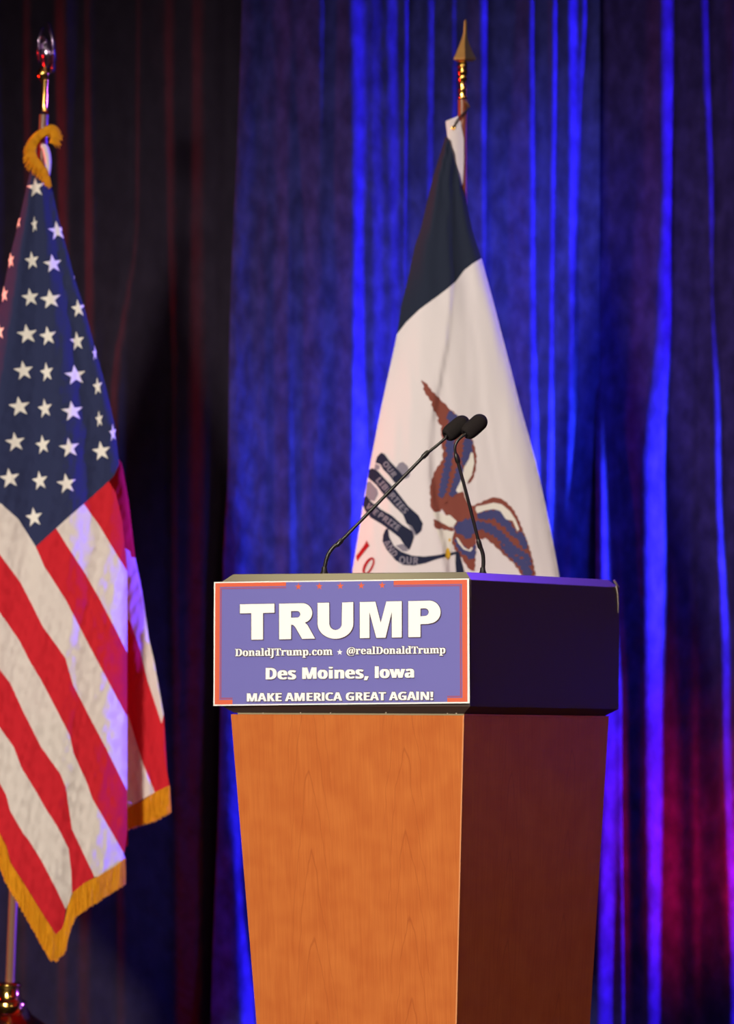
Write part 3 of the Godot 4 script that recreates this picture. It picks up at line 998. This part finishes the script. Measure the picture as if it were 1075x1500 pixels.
	var b4 := [[-30, 766], [0, 811], [31, 853], [53, 895], [64.4, 918], [98, 965], [109, 1004], [132, 1049], [157, 1097], [186.5, 1158]]
	var b5 := [[-50, 822], [0, 895], [31, 940], [45, 968], [62, 996], [84, 1038], [104, 1077], [109, 1102], [129, 1147], [137, 1170], [165, 1219], [181, 1248]]
	var b6 := [[-72, 876], [0, 979], [17, 1001], [34, 1038], [62, 1094], [90, 1133], [98, 1152], [103, 1186], [107, 1214], [123, 1248], [140, 1284]]
	var b7 := [[-92, 940], [0, 1063], [22, 1094], [34, 1125], [56, 1161], [67, 1181], [86.5, 1211], [102, 1242], [106, 1276], [107, 1307]]
	var b8 := [[-104, 1010], [0, 1144], [11, 1164], [17, 1187], [36, 1220], [45, 1231], [64, 1262], [84, 1301], [98, 1331]]
	var hem_l := [[-112, 1086], [-60, 1150], [0, 1217], [11, 1239], [17, 1262], [42, 1301], [59, 1329], [84, 1368]]
	var hem_r := [[84, 1368], [94, 1358], [98, 1343], [102, 1323], [109, 1306], [126, 1292], [145, 1283], [167, 1270], [184, 1257]]
	stripe(g, d, b1, [], [[160, 705.5], [170, 722], [180, 765], [186.5, 837]], mat.flag_red)
	stripe(g, d, b2, b1, [], mat.flag_white)
	stripe(g, d, b3, b2, [], mat.flag_red)
	stripe(g, d, [[-58, 668], [-52, 735]] + b4, [[-58, 668], [-30, 704], [0, 736], [28, 761]] + b3, [], mat.flag_white)
	stripe(g, d, [[-66, 790]] + b5, [[-52, 735]] + b4, [[186.5, 1217], [183, 1249]], mat.flag_red)
	stripe(g, d, [[-82, 862]] + b6, [[-66, 790]] + b5, [[184, 1257], [167, 1270], [145, 1283]], mat.flag_white)
	stripe(g, d, [[-98, 932]] + b7, [[-82, 862]] + b6, [[126, 1292], [109, 1306]], mat.flag_red)
	stripe(g, d, [[-106, 1007]] + b8, [[-98, 932]] + b7, [[102, 1323]], mat.flag_white)
	stripe(g, d, hem_l, [[-106, 1007]] + b8, [[94, 1358]], mat.flag_red)
	# gold fringe along the hem
	var fr_l := [[-112, 1136], [-60, 1200], [0, 1267], [11, 1292], [39, 1340], [61, 1379], [75, 1404], [84, 1407]]
	var fr_r := [[84, 1407], [98, 1393], [102, 1370], [112, 1343], [131, 1329], [162, 1309], [184, 1295]]
	var ffold := func(px: float, py: float) -> float:
		return fold.call(px, py) + 0.0016 * sin((px * 0.95 + py * 0.30) * 2.1) + 0.0008 * sin(px * 4.3)
	var fd := {"z": z, "fold": ffold}
	var k1 := hem_l.duplicate()
	var back := fr_l.duplicate()
	back.reverse()
	st = new_st()
	patch(st, fd, poly(k1 + back), 1.6, 0.0015)
	k1 = hem_r.duplicate()
	back = fr_r.duplicate()
	back.reverse()
	patch(st, fd, poly(k1 + back), 1.6, 0.0015)
	strands(st, fd, hem_l, fr_l, 230, 3)
	strands(st, fd, hem_r, fr_r, 110, 4)
	part("fringe", st, mat.fringe, g, "gold fringe along the lower hem")
	# the fold behind, at the right
	var rback := [[640, 176], [690, 179], [730, 186], [815, 196], [870, 207], [935, 216], [968, 224], [1046, 238], [1130, 243], [1160, 246.5], [1200, 248]]
	var bfold := func(px: float, py: float) -> float:
		var xr := edge_x(rback, py)
		var q := clampf((xr - px) / 62.0, 0.0, 1.0)
		var b := -0.100 + 0.030 * sqrt(q) - 0.03 * q
		b += 0.004 * wr.get_noise_2d((px - py * 0.2) * 0.06, py * 0.013)
		b += 0.005 * cos((px - 207.0 - (py - 1100.0) * 0.1) * 0.16)
		return b
	var bd := {"z": z, "fold": bfold}
	var red_top := [[150, 640], [176, 676], [179, 690], [186, 730], [196, 815], [190, 815], [188, 806], [150, 780]]
	var white_up := [[188, 806], [190, 815], [196, 815], [207, 870], [216, 935], [224, 968], [238, 1046], [235, 1060], [214, 996], [203, 951], [190, 912], [176, 890], [150, 800], [150, 780]]
	var red_mid := [[150, 800], [176, 890], [190, 912], [203, 951], [214, 996], [235, 1060], [238, 1046], [243, 1130], [246.5, 1152], [225, 1161], [207, 1117], [185, 1046], [150, 970]]
	var white_low := [[150, 970], [185, 1046], [207, 1117], [225, 1161], [186, 1183], [150, 1200]]
	var k := 0
	for w in [red_top, white_up, red_mid, white_low]:
		st = new_st()
		patch(st, bd, poly(w), 5.0)
		part("stripe", st, mat.flag_red if k % 2 == 0 else mat.flag_white, g, "red stripe of the fold behind" if k % 2 == 0 else "white stripe of the fold behind")
		k += 1
	var bffold := func(px: float, py: float) -> float:
		return bfold.call(px, py) + 0.0016 * sin(px * 2.2 + py * 0.3)
	st = new_st()
	patch(st, {"z": z, "fold": bffold}, poly([[150, 1200], [186, 1183], [205, 1174], [225, 1161], [246.5, 1151], [248.5, 1190], [228, 1202], [207, 1209], [186, 1216], [150, 1230]]), 1.6)
	strands(st, {"z": z, "fold": bffold}, [[150, 1200], [186, 1183], [205, 1174], [225, 1161], [246.5, 1151]], [[150, 1230], [186, 1216], [207, 1209], [228, 1202], [248.5, 1190]], 80, 5)
	part("fringe", st, mat.fringe, g, "gold fringe of the fold behind")
	# rear of the bundle
	var rfold := func(px: float, py: float) -> float:
		var xl := edge_x(lft, py)
		var xr := edge_x(rback if py > 640 else rgt, py)
		var s := clampf((px - xl) / (xr - xl), 0.0, 1.0)
		return -0.02 - 0.10 * clampf((py - 240.0) / 400.0, 0, 1) - (0.01 + 0.03 * clampf((py - 240.0) / 700.0, 0, 1)) * sqrt(maxf(0.0, 1.0 - pow(2.0 * s - 1.0, 2)))
	st = new_st()
	patch(st, {"z": z, "fold": rfold}, poly([[54, 250], [64, 260], [84, 322], [108, 412], [138, 514], [166, 628], [174, 690], [-50, 690], [-40, 620], [0, 455], [44, 255]]), 9.0)
	part("rear_drape", st, mat.flag_blue, g)
	st = new_st()
	patch(st, {"z": z, "fold": rfold}, poly([[174, 690], [190, 815], [212, 935], [234, 1046], [240, 1130], [184, 1170], [184, 1240], [100, 1290], [84, 1350], [0, 1200], [-100, 1090], [-75, 850], [-50, 690]]), 9.0)
	part("rear_drape", st, mat.flag_red, g)
	# header: white sleeve and the fringe gathered round the pole
	st = new_st()
	var sv := []
	for p in [[166, 1075], [200, 1090], [218, 1150], [226, 1220], [226, 1290], [224, 1340]]: sv.append(at(30 + p[0] / 5.55, 20 + p[1] / 5.55, z + 0.022))
	tube(st, curve(sv, 5), lerps([0.006, 0.009, 0.0095, 0.0085, 0.006, 0.002], 26), 14)
	part("sleeve", st, mat.sleeve, g, "white sleeve at the pole")
	st = new_st()
	var fp := []
	for p in [[268, 1062], [282, 1010], [284, 965], [252, 940], [200, 962], [140, 1000], [98, 1062], [86, 1130], [104, 1190], [150, 1240], [196, 1300], [222, 1356], [246, 1410]]: fp.append(at(30 + p[0] / 5.55, 20 + p[1] / 5.55, z + 0.034))
	var path := curve(fp, 7)
	var rad := lerps([34, 36, 38, 36, 34, 38, 42, 44, 44, 38, 30, 22, 8], path.size())
	for k2 in path.size(): rad[k2] = rad[k2] / 5.55 / 556.0
	bunch(st, path, rad)
	# loose threads standing off the roll
	var rng := RandomNumberGenerator.new()
	rng.seed = 12
	for k2 in 330:
		var i2 := rng.randi_range(1, path.size() - 3)
		var dir: Vector3 = (path[i2 + 1] - path[i2 - 1]).normalized()
		var out := Vector3(dir.y, -dir.x, 0)                # the outer side of the loop
		if i2 > 16 and out.x > 0.2: out = -out
		var o0: Vector3 = path[i2] + dir * rng.randf_range(-0.004, 0.004) - out * rad[i2] * 0.9 + Vector3(0, 0, rad[i2] * 0.5)
		var len: float = rad[i2] * rng.randf_range(1.7, 2.5)
		var sag := Vector3(0, -0.35 * len, 0) + dir * len * rng.randf_range(-0.15, 0.35)
		tube(st, [o0, o0 + out * len * 0.5 + Vector3(0, 0, rad[i2] * 0.25), o0 + out * len + sag - Vector3(0, 0, rad[i2] * 0.3)], [0.0011, 0.0012, 0.0008], 4, false)
	part("fringe", st, mat.fringe, g, "gold fringe gathered round the pole")

# threads of a fringe between the hem and its free edge
func strands(st: SurfaceTool, d: Dictionary, upper: Array, lower: Array, n: int, sd: int) -> void:
	var rng := RandomNumberGenerator.new()
	rng.seed = sd
	for i in n:
		var u := (i + rng.randf_range(-0.3, 0.3)) / (n - 1.0)
		var a := along(upper, clampf(u, 0, 1))
		var b := along(lower, clampf(u + rng.randf_range(-0.4, 0.4) / n, 0, 1))
		b += (b - a) * rng.randf_range(-0.06, 0.06)
		var pts := []
		for k in 3:
			var p := cloth_at(d, a.lerp(b, k * 0.5))
			p.z += 0.0022 + rng.randf_range(-0.0006, 0.0010)
			pts.append(p)
		tube(st, pts, [0.0012, 0.0014, 0.0012], 4, false)

func along(line: Array, u: float) -> Vector2:
	var total := 0.0
	for i in line.size() - 1: total += Vector2(line[i][0], line[i][1]).distance_to(Vector2(line[i + 1][0], line[i + 1][1]))
	var want := u * total
	for i in line.size() - 1:
		var a := Vector2(line[i][0], line[i][1])
		var b := Vector2(line[i + 1][0], line[i + 1][1])
		var l := a.distance_to(b)
		if want <= l or i == line.size() - 2: return a.lerp(b, clampf(want / l, 0, 1))
		want -= l
	return Vector2(line[-1][0], line[-1][1])

# fringe threads lying side by side round a bent core
func bunch(st: SurfaceTool, path: Array, rad: Array) -> void:
	var rings := []
	var up := Vector3(0, 0, 1)
	var seg := 40
	for i in path.size():
		var d: Vector3 = (path[mini(i + 1, path.size() - 1)] - path[maxi(i - 1, 0)]).normalized()
		var a := d.cross(up).normalized()
		var ring := []
		for k in seg:
			var g := TAU * k / seg
			var r: float = rad[i] * (1.0 + 0.07 * (1 if k % 2 == 0 else -1))
			ring.append(path[i] + a * cos(g) * r + up * sin(g) * r * 0.55)
		if i == 0: rings.append(rep(path[0], seg))
		rings.append(ring)
		if i == path.size() - 1: rings.append(rep(path[i], seg))
	skin(st, rings)

func stripe(g: Node3D, d: Dictionary, low: Array, high: Array, end: Array, m: Material) -> void:
	# low and high: its two long edges from the hoist; end: what closes it at the far side, from high to low
	var pts := []
	pts += high
	pts += end
	var b := low.duplicate()
	b.reverse()
	pts += b
	var st := new_st()
	var seen := []
	for p in pts:
		if seen.is_empty() or Vector2(p[0], p[1]).distance_to(Vector2(seen[-1][0], seen[-1][1])) > 0.3: seen.append(p)
	patch(st, d, poly(seen), 5.0)
	part("stripe", st, m, g)

# brass eagle with raised wings, seen from the end
func eagle(t: Node3D, z: float) -> void:
	var st := new_st()
	var s := 1.0 / 556.0
	var c := at(63.5, 108.5, z)
	lathe(st, c - Vector3(0, 0.016, 0), Vector3.UP, [[0.006, -0.006], [0.009, -0.002], [0.0145, 0.006], [0.0175, 0.016], [0.0145, 0.026], [0.009, 0.032], [0.001, 0.034]], 28)
	part("ball", st, mat.gold, t, "brass ball under the eagle")
	st = new_st()
	var body := [at(66, 99, z), at(69, 90, z + 0.005), at(69.5, 80, z + 0.012), at(67, 68, z + 0.010), at(65, 60, z + 0.014), at(63, 55, z + 0.024), at(62, 54, z + 0.034)]
	tube(st, curve(body, 5), lerps([0.006, 0.013, 0.017, 0.015, 0.009, 0.008, 0.002], 31), 18)
	part("body", st, mat.silver, t)
	for w in [[[60, 92], [56.5, 78], [58, 60], [61, 46], [63, 40], -0.010], [[77, 106], [80, 84], [78, 62], [74, 44], [71, 33], 0.016]]:
		st = new_st()
		var rings := []
		var n := 14
		for i in n:
			var u := float(i) / (n - 1)
			var k := mini(int(u * 4.0), 3)
			var p := Vector2(w[k][0], w[k][1]).lerp(Vector2(w[k + 1][0], w[k + 1][1]), u * 4.0 - k)
			var o := at(p.x, p.y, z + w[5])
			var wid := 0.034 * sin(PI * clampf(0.18 + 0.72 * u, 0, 1)) + 0.004
			var thick := 0.0065 * (1.0 - 0.4 * u) * (1.0 + 0.25 * sin(i * 2.3))
			var ring := []
			for q in 16:
				var g := TAU * q / 16
				ring.append(o + Vector3(cos(g) * thick, 0, sin(g) * wid))
			if i == 0: rings.append(rep(o, 16))
			rings.append(ring)
			if i == n - 1: rings.append(rep(o + Vector3(0, 0.003, 0), 16))
		skin(st, rings)
		part("wing", st, mat.silver, t)

func state_flag() -> void:
	var z := -1.60
	var foot := at(679.5, 1500, z)
	foot.y = 0.0
	var top := at(677.6, 142, z)
	var axis := (top - foot).normalized()
	var t := thing("flagpole", "flagpole of the white eagle flag, topped by a brass spearhead", "flagpole", foot)
	flagpole(t, top, foot, 0.0122, 0.155, "pole")
	var s := FOCAL / (eye.z - z)
	var st := new_st()
	var y0 := at(677.6, 146, z)
	var prof := []
	for p in [[1, 146], [6.9, 146], [6.9, 143], [6.2, 141], [6.2, 134], [6.8, 132.5], [6.8, 130], [6.0, 128], [5.8, 119], [7.0, 117], [7.4, 114.5], [7.0, 112], [6.2, 110.5], [7.4, 107.5], [8.0, 105], [7.4, 102.5], [6.4, 101], [7.2, 98.5], [7.4, 95.5], [6.2, 92], [5.0, 89], [0.5, 88]]:
		prof.append([p[0] / s, (146 - p[1]) / s])
	lathe(st, y0, axis, prof, 32)
	part("ferrule", st, mat.gold, t, "ringed brass ferrule")
	st = new_st()
	var rings := []
	for p in [[681.2, 91.0, 4], [680.6, 90.0, 12], [680.4, 87.5, 16.3], [680.6, 85, 16.0], [680.5, 78, 12.6], [680.4, 70, 9.2], [680.4, 62, 6.0], [680.7, 56, 4.0], [681.3, 48, 2.6], [681.6, 38, 2.2], [681.8, 31, 2.0], [682, 28, 0.3]]:
		var c := at(p[0], p[1], z)
		var w: float = p[2] / s
		rings.append([c + Vector3(w, 0, 0), c + Vector3(0.02 * w, 0, 0.62 * w), c + Vector3(-w, 0, 0), c + Vector3(0, 0, -0.62 * w)])
	for i in rings.size() - 1:
		for k in 4:
			var k2 := (k + 1) % 4
			quad(st, rings[i][k], rings[i][k2], rings[i + 1][k2], rings[i + 1][k], (rings[i][0] + rings[i][2]) * 0.5)
	part("spearhead", st, mat.satin, t, "four-sided brass spearhead")
	# cloth
	var lft := [[175, 652], [202, 652], [256, 635], [338, 615.5], [359, 608], [413, 596.5], [451, 587], [490, 581.6], [530, 573], [596, 558.5], [629, 552], [686, 541], [740, 531.6], [787, 524], [838, 516], [1230, 462]]
	var rgt := [[175, 672], [204, 676], [273, 677], [292, 682], [338, 691.5], [379.5, 705], [438, 721], [511, 740], [599, 762.5], [676.5, 784.6], [771, 805], [841, 818], [1230, 862]]
	var crease := [[180, 662], [300, 651], [400, 664], [440, 661], [500, 656], [560, 645], [620, 633], [700, 631], [760, 640], [800, 649], [842, 656], [1230, 700]]
	var wr := noise(33, 1.0, 2)
	var fold := func(px: float, py: float) -> float:
		var xl := edge_x(lft, py)
		var xr := edge_x(rgt, py)
		var q := clampf(2.0 * (px - xl) / maxf(xr - xl, 1.0) - 1.0, -1.0, 1.0)
		var k := clampf((py - 180.0) / 600.0, 0.0, 1.0)
		var b := 0.014 + (0.020 + 0.045 * k) * sqrt(maxf(0.0, 1.0 - q * q * 0.97))
		var e: float = (px - edge_x(crease, py)) / 559.0
		# a soft pleat: the left leaf laps over the right one
		b += (0.003 + 0.007 * k) * (1.0 / (1.0 + exp(e * 420.0)) - 0.5)
		b += 0.003 * k * exp(-pow((e + 0.014) / 0.020, 2))
		b += 0.004 * (1.0 - k) * cos((q - 0.1) * 9.0)
		b += 0.006 * k * cos((q + 0.35) * 4.2)
		b += 0.0022 * wr.get_noise_2d((px - py * 0.12) * 0.03, py * 0.006)
		return b
	var d := {"z": z, "fold": fold}
	var g := thing("state_flag", "flag with a navy top and an eagle with ribbon on white", "flag", at(670, 1230, z))
	st = new_st()
	var navy := [[652.5, 200], [657, 206], [664.5, 233], [675, 272]]
	for r in rgt:
		if r[0] > 280 and r[0] < 375: navy.append([r[1], r[0]])
	var seam := [[705, 379.5], [693, 387], [680, 397], [667.6, 414], [655, 425], [642, 435], [614, 455.5], [595, 473], [581.6, 490]]
	navy += seam
	for i in range(lft.size() - 1, -1, -1):
		if lft[i][0] < 480 and lft[i][0] > 205: navy.append([lft[i][1], lft[i][0]])
	patch(st, d, poly(navy), 5.0)
	part("hoist_stripe", st, mat.navy, g, "navy stripe at the pole")
	st = new_st()
	var wh := []
	for r in rgt:
		if r[0] > 385: wh.append([r[1], r[0]])
	for i in range(lft.size() - 1, -1, -1):
		if lft[i][0] > 495: wh.append([lft[i][1], lft[i][0]])
	var sr := seam.duplicate()
	sr.reverse()
	wh += sr
	var white := poly(wh)
	patch(st, d, white, 5.0)
	var field := part("white_field", st, mat.state_white, g, "white field with the emblem")
	# sleeve, grommet, tie
	st = new_st()
	var sl := {"z": z, "fold": func(px: float, py: float) -> float: return 0.016 + 0.006 * sin(clampf((px - 652.0) / 26.0, 0, 1) * PI)}
	patch(st, sl, poly([[652.5, 178.5], [671, 171], [674.5, 181], [679, 204], [679, 240], [677.6, 270], [675.6, 274], [664.4, 234], [656, 206]]), 4.0)
	patch(st, {"z": z, "fold": func(_a: float, _b: float) -> float: return 0.0135}, poly([[652.5, 178.5], [671, 171], [674.5, 181], [679, 204], [679, 240], [677.6, 270], [675.6, 274], [664.4, 234], [656, 206]]), 6.0)
	part("sleeve", st, mat.sleeve, g, "white canvas heading at the pole")
	st = new_st()
	lathe(st, at(664.3, 187.3, z + 0.021), Vector3(0, 0, 1), [[0.0022, 0.0], [0.003, 0.0022], [0.0052, 0.0026], [0.0062, 0.001], [0.0064, 0.0]], 18)
	part("grommet", st, mat.gold, g, "brass grommet")
	st = new_st()
	tube(st, curve([at(664.0, 188, z + 0.022), at(667, 181, z + 0.026), at(671.5, 173.5, z + 0.024), at(679, 165.5, z + 0.016), at(686, 158, z + 0.004), at(684.5, 152, z - 0.006)], 5), [0.0022], 8)
	part("tie", st, material(c8(52, 38, 34), 0.9), g, "dark cord tied round the pole")
	st = new_st()
	tube(st, curve([at(681, 148, z + 0.012), at(684.5, 152, z + 0.010), at(687, 157, z + 0.004)], 5), [0.003], 8)
	part("tie", st, material(c8(120, 78, 48), 0.9), g)
	# rear
	var rfold := func(px: float, py: float) -> float:
		var xl := edge_x(lft, py)
		var xr := edge_x(rgt, py)
		var q := clampf(2.0 * (px - xl) / maxf(xr - xl, 1.0) - 1.0, -1.0, 1.0)
		return 0.008 - (0.022 + 0.05 * clampf((py - 180.0) / 600.0, 0, 1)) * sqrt(maxf(0.0, 1.0 - q * q))
	st = new_st()
	patch(st, {"z": z, "fold": rfold}, poly(navy), 9.0)
	part("rear_drape", st, mat.navy, g)
	st = new_st()
	patch(st, {"z": z, "fold": rfold}, white, 12.0)
	part("rear_drape", st, mat.state_white, g)
	emblem(d, white, field)

# feathered outline: every side broken into short teeth
func jag(pts: Array, step: float, amp: float) -> Array:
	var out := []
	for i in pts.size():
		var a := Vector2(pts[i][0], pts[i][1])
		var b := Vector2(pts[(i + 1) % pts.size()][0], pts[(i + 1) % pts.size()][1])
		var n := maxi(1, int(a.distance_to(b) / step))
		var side := (b - a).normalized().orthogonal() * amp
		for k in n:
			var p := a.lerp(b, float(k) / n) + (side if k % 2 else Vector2.ZERO)
			out.append([p.x, p.y])
	return out

func emblem(d: Dictionary, white: PackedVector2Array, field: Node3D) -> void:
	# each group of prints: [name, material, layer, scale, left, top, outlines]
	var e := 5.0
	var groups := [
		["eagle_wing", mat.rust_ink, 0.0010, [
			[[32, 42], [60, 62], [110, 130], [190, 205], [245, 262], [300, 305], [345, 380], [400, 470], [432, 580], [430, 680], [405, 770], [372, 802], [405, 735], [420, 640], [412, 575], [385, 590], [378, 640], [345, 700], [330, 790], [310, 850], [320, 875], [262, 905], [240, 930], [150, 1015], [108, 985], [100, 940], [104, 900], [96, 850], [104, 800], [118, 750], [140, 700], [170, 660], [192, 625], [184, 590], [196, 560], [180, 520], [190, 470], [178, 420], [186, 380], [150, 340], [160, 320], [105, 228], [112, 205], [46, 110], [54, 92], [36, 60]],
			[[418, 960], [470, 940], [530, 908], [585, 902], [640, 925], [700, 985], [740, 1060], [775, 1150], [810, 1240], [840, 1340], [865, 1470], [770, 1470], [740, 1420], [700, 1370], [650, 1330], [600, 1280], [560, 1240], [500, 1195], [430, 1210], [420, 1440], [392, 1430], [360, 1390], [330, 1340], [290, 1300], [250, 1210], [275, 1150], [270, 1080], [200, 1010], [180, 960], [250, 880], [330, 850], [350, 900], [390, 960]],
			[[120, 1062], [190, 1092], [270, 1132], [264, 1148], [180, 1128], [136, 1128]]]],
		["eagle_plumage", mat.blue_ink, 0.0018, [
			[[235, 270], [300, 318], [325, 380], [300, 440], [250, 380], [222, 300]],
			[[215, 480], [262, 470], [270, 540], [250, 640], [232, 740], [200, 890], [165, 900], [180, 790], [206, 680], [222, 580]],
			[[345, 475], [395, 480], [404, 545], [380, 600], [350, 670], [330, 640], [345, 560]],
			[[300, 660], [335, 690], [318, 780], [280, 880], [240, 890], [268, 790], [290, 720]],
			[[440, 1030], [520, 1000], [600, 1000], [650, 1050], [700, 1120], [740, 1190], [700, 1180], [640, 1110], [560, 1050], [470, 1060]],
			[[430, 1080], [520, 1090], [600, 1140], [650, 1190], [700, 1250], [760, 1290], [820, 1330], [830, 1400], [770, 1330], [700, 1300], [640, 1240], [560, 1170], [470, 1130], [430, 1130]],
			[[740, 1150], [780, 1180], [810, 1270], [790, 1280], [740, 1210]],
			[[600, 1240], [650, 1260], [720, 1330], [790, 1370], [830, 1420], [835, 1470], [790, 1470], [760, 1400], [690, 1340]],
			[[290, 1100], [340, 1070], [410, 1060], [420, 1140], [380, 1200], [320, 1170], [280, 1140]],
			[[280, 1200], [330, 1260], [400, 1300], [420, 1240], [424, 1320], [400, 1350], [350, 1320], [300, 1270]]]],
		["eagle_plumage", mat.star_white, 0.0026, [
			[[395, 570], [412, 580], [420, 650], [400, 740], [362, 800], [340, 770], [330, 860], [300, 868], [286, 850], [320, 780], [345, 680], [380, 620]],
			[[345, 850], [362, 860], [392, 960], [370, 940], [350, 900]],
			[[432, 966], [480, 958], [560, 938], [620, 950], [680, 1000], [720, 1060], [748, 1130], [735, 1150], [700, 1070], [650, 1060], [610, 1000], [560, 985], [500, 995], [440, 1018], [428, 990]],
			[[116, 1015], [160, 1005], [205, 1035], [240, 1030], [290, 1075], [270, 1110], [240, 1120], [190, 1090], [140, 1070]],
			[[140, 1135], [230, 1145], [270, 1150], [258, 1200], [250, 1290], [200, 1300], [180, 1250], [160, 1190]],
			[[284, 1190], [300, 1200], [345, 1265], [380, 1285], [398, 1262], [408, 1272], [390, 1296], [340, 1280], [300, 1232]]]],
		["eagle_plumage", mat.gold_ink, 0.0032, [
			[[203, 1290], [212, 1268], [232, 1275], [245, 1310], [236, 1345], [218, 1356], [204, 1340]],
			[[232, 1200], [250, 1205], [242, 1225], [230, 1220]]]]]
	for gr in groups:
		for o in gr[3]:
			var pt := new_st()
			var edge: Array = jag(o, 17.0, 15.0) if gr[1] == mat.blue_ink else jag(o, 20.0, 7.0) if gr[1] == mat.rust_ink else o
			for piece in Geometry2D.intersect_polygons(poly_in(edge, e, 610, 550), white): patch(pt, d, piece, 5.0, gr[2])
			part(gr[0], pt, gr[1], field)
	# the ribbon and its words
	var rs := 7.5
	var ribbon := [
		[[300, 215], [320, 150], [365, 105], [400, 125], [450, 195], [540, 290], [620, 385], [570, 430], [510, 440], [450, 360], [385, 290], [355, 235]],
		[[222, 380], [232, 290], [270, 275], [330, 310], [400, 390], [520, 520], [660, 700], [770, 800], [818, 890], [800, 970], [750, 1015], [700, 925], [640, 890], [600, 790], [500, 690], [400, 580], [310, 460]],
		[[165, 680], [176, 600], [200, 570], [250, 640], [360, 730], [480, 800], [590, 900], [700, 970], [722, 1030], [700, 1100], [670, 1180], [620, 1130], [560, 1040], [490, 985], [380, 900], [250, 820], [190, 740]],
		[[385, 1010], [410, 950], [440, 940], [450, 1030], [500, 1130], [580, 1195], [700, 1240], [830, 1250], [975, 1235], [1200, 1190], [1210, 1215], [975, 1275], [850, 1320], [720, 1348], [600, 1340], [520, 1290], [420, 1170], [378, 1080]],
		[[1175, 1205], [1215, 1200], [1245, 1320], [1275, 1440], [1180, 1440], [1170, 1320]]]
	var loops := [
		[[525, 270], [560, 225], [600, 212], [650, 255], [680, 340], [660, 385], [620, 400], [570, 330]],
		[[205, 430], [240, 420], [320, 510], [330, 560], [290, 640], [240, 625], [195, 560]],
		[[520, 1130], [590, 1110], [640, 1130], [655, 1190], [600, 1195]],
		[[650, 905], [700, 925], [750, 1010], [725, 1020], [690, 960]],
		[[285, 290], [300, 225], [350, 250], [340, 290], [310, 300]]]
	var st: SurfaceTool
	for o in loops:
		st = new_st()
		for piece in Geometry2D.intersect_polygons(poly_in(o, rs, 510, 650), white): patch(st, d, piece, 5.0, 0.0008)
		part("ribbon_underside", st, mat.grey_ink, field)
	st = new_st()
	for o in ribbon:
		for piece in Geometry2D.intersect_polygons(poly_in(o, rs, 510, 650), white): patch(st, d, piece, 5.0, 0.0014)
	part("ribbon", st, mat.dark_ink, field)
	st = new_st()
	# [text, centre of the start, centre of the end, letter height], in the frame of the ribbon
	for w in [["OUR", [402, 215], [515, 372], 62], ["LIBERTIES", [330, 395], [640, 765], 66], ["WE", [215, 680], [322, 775], 62], ["PRIZE", [345, 785], [560, 945], 66], ["AND", [415, 1075], [520, 1240], 74], ["OUR", [560, 1288], [770, 1298], 80]]:
		var tris := letter_tris(w[0], "Droid Sans", 0.0)
		var a: Vector2 = Vector2(510 + w[1][0] / rs, 650 + w[1][1] / rs)
		var b: Vector2 = Vector2(510 + w[2][0] / rs, 650 + w[2][1] / rs)
		var up: Vector2 = (b - a).normalized().rotated(-PI / 2) * (w[3] / rs)
		for k in range(0, tris.size() - 2, 3):
			var v := []
			for q in 3:
				var p: Vector2 = a.lerp(b, tris[k + q].x) + up * (tris[k + q].y - 0.5)
				var n := cloth_normal(d, p)
				v.append([cloth_at(d, p) + n * 0.0024, n])
			var o := [0, 1, 2]
			if (v[1][0] - v[0][0]).cross(v[2][0] - v[0][0]).z > 0.0: o = [0, 2, 1]
			for q in o: vert(st, v[q][0], v[q][1])
	part("lettering", st, mat.grey_ink, field)
	# the red name under the ribbon
	st = new_st()
	for o in [[[205, 1068], [236, 1130], [215, 1150], [128, 1260], [104, 1300], [88, 1240], [110, 1215], [190, 1100]]]:
		patch(st, d, poly_in(o, rs, 510, 650), 5.0, 0.0012)
	for h in 2:
		var ring := []
		for k in 13:
			var p := Vector2(cos(PI * k / 12 + PI * h) * 52, sin(PI * k / 12 + PI * h) * 105).rotated(deg_to_rad(28))
			ring.append([225 + p.x, 1350 + p.y])
		for k in 13:
			var p := Vector2(cos(PI - PI * k / 12 + PI * h) * 24, sin(PI - PI * k / 12 + PI * h) * 80).rotated(deg_to_rad(28))
			ring.append([228 + p.x, 1352 + p.y])
		for piece in Geometry2D.intersect_polygons(poly_in(ring, rs, 510, 650), white): patch(st, d, piece, 5.0, 0.0012)
	part("red_lettering", st, mat.red_ink, field)
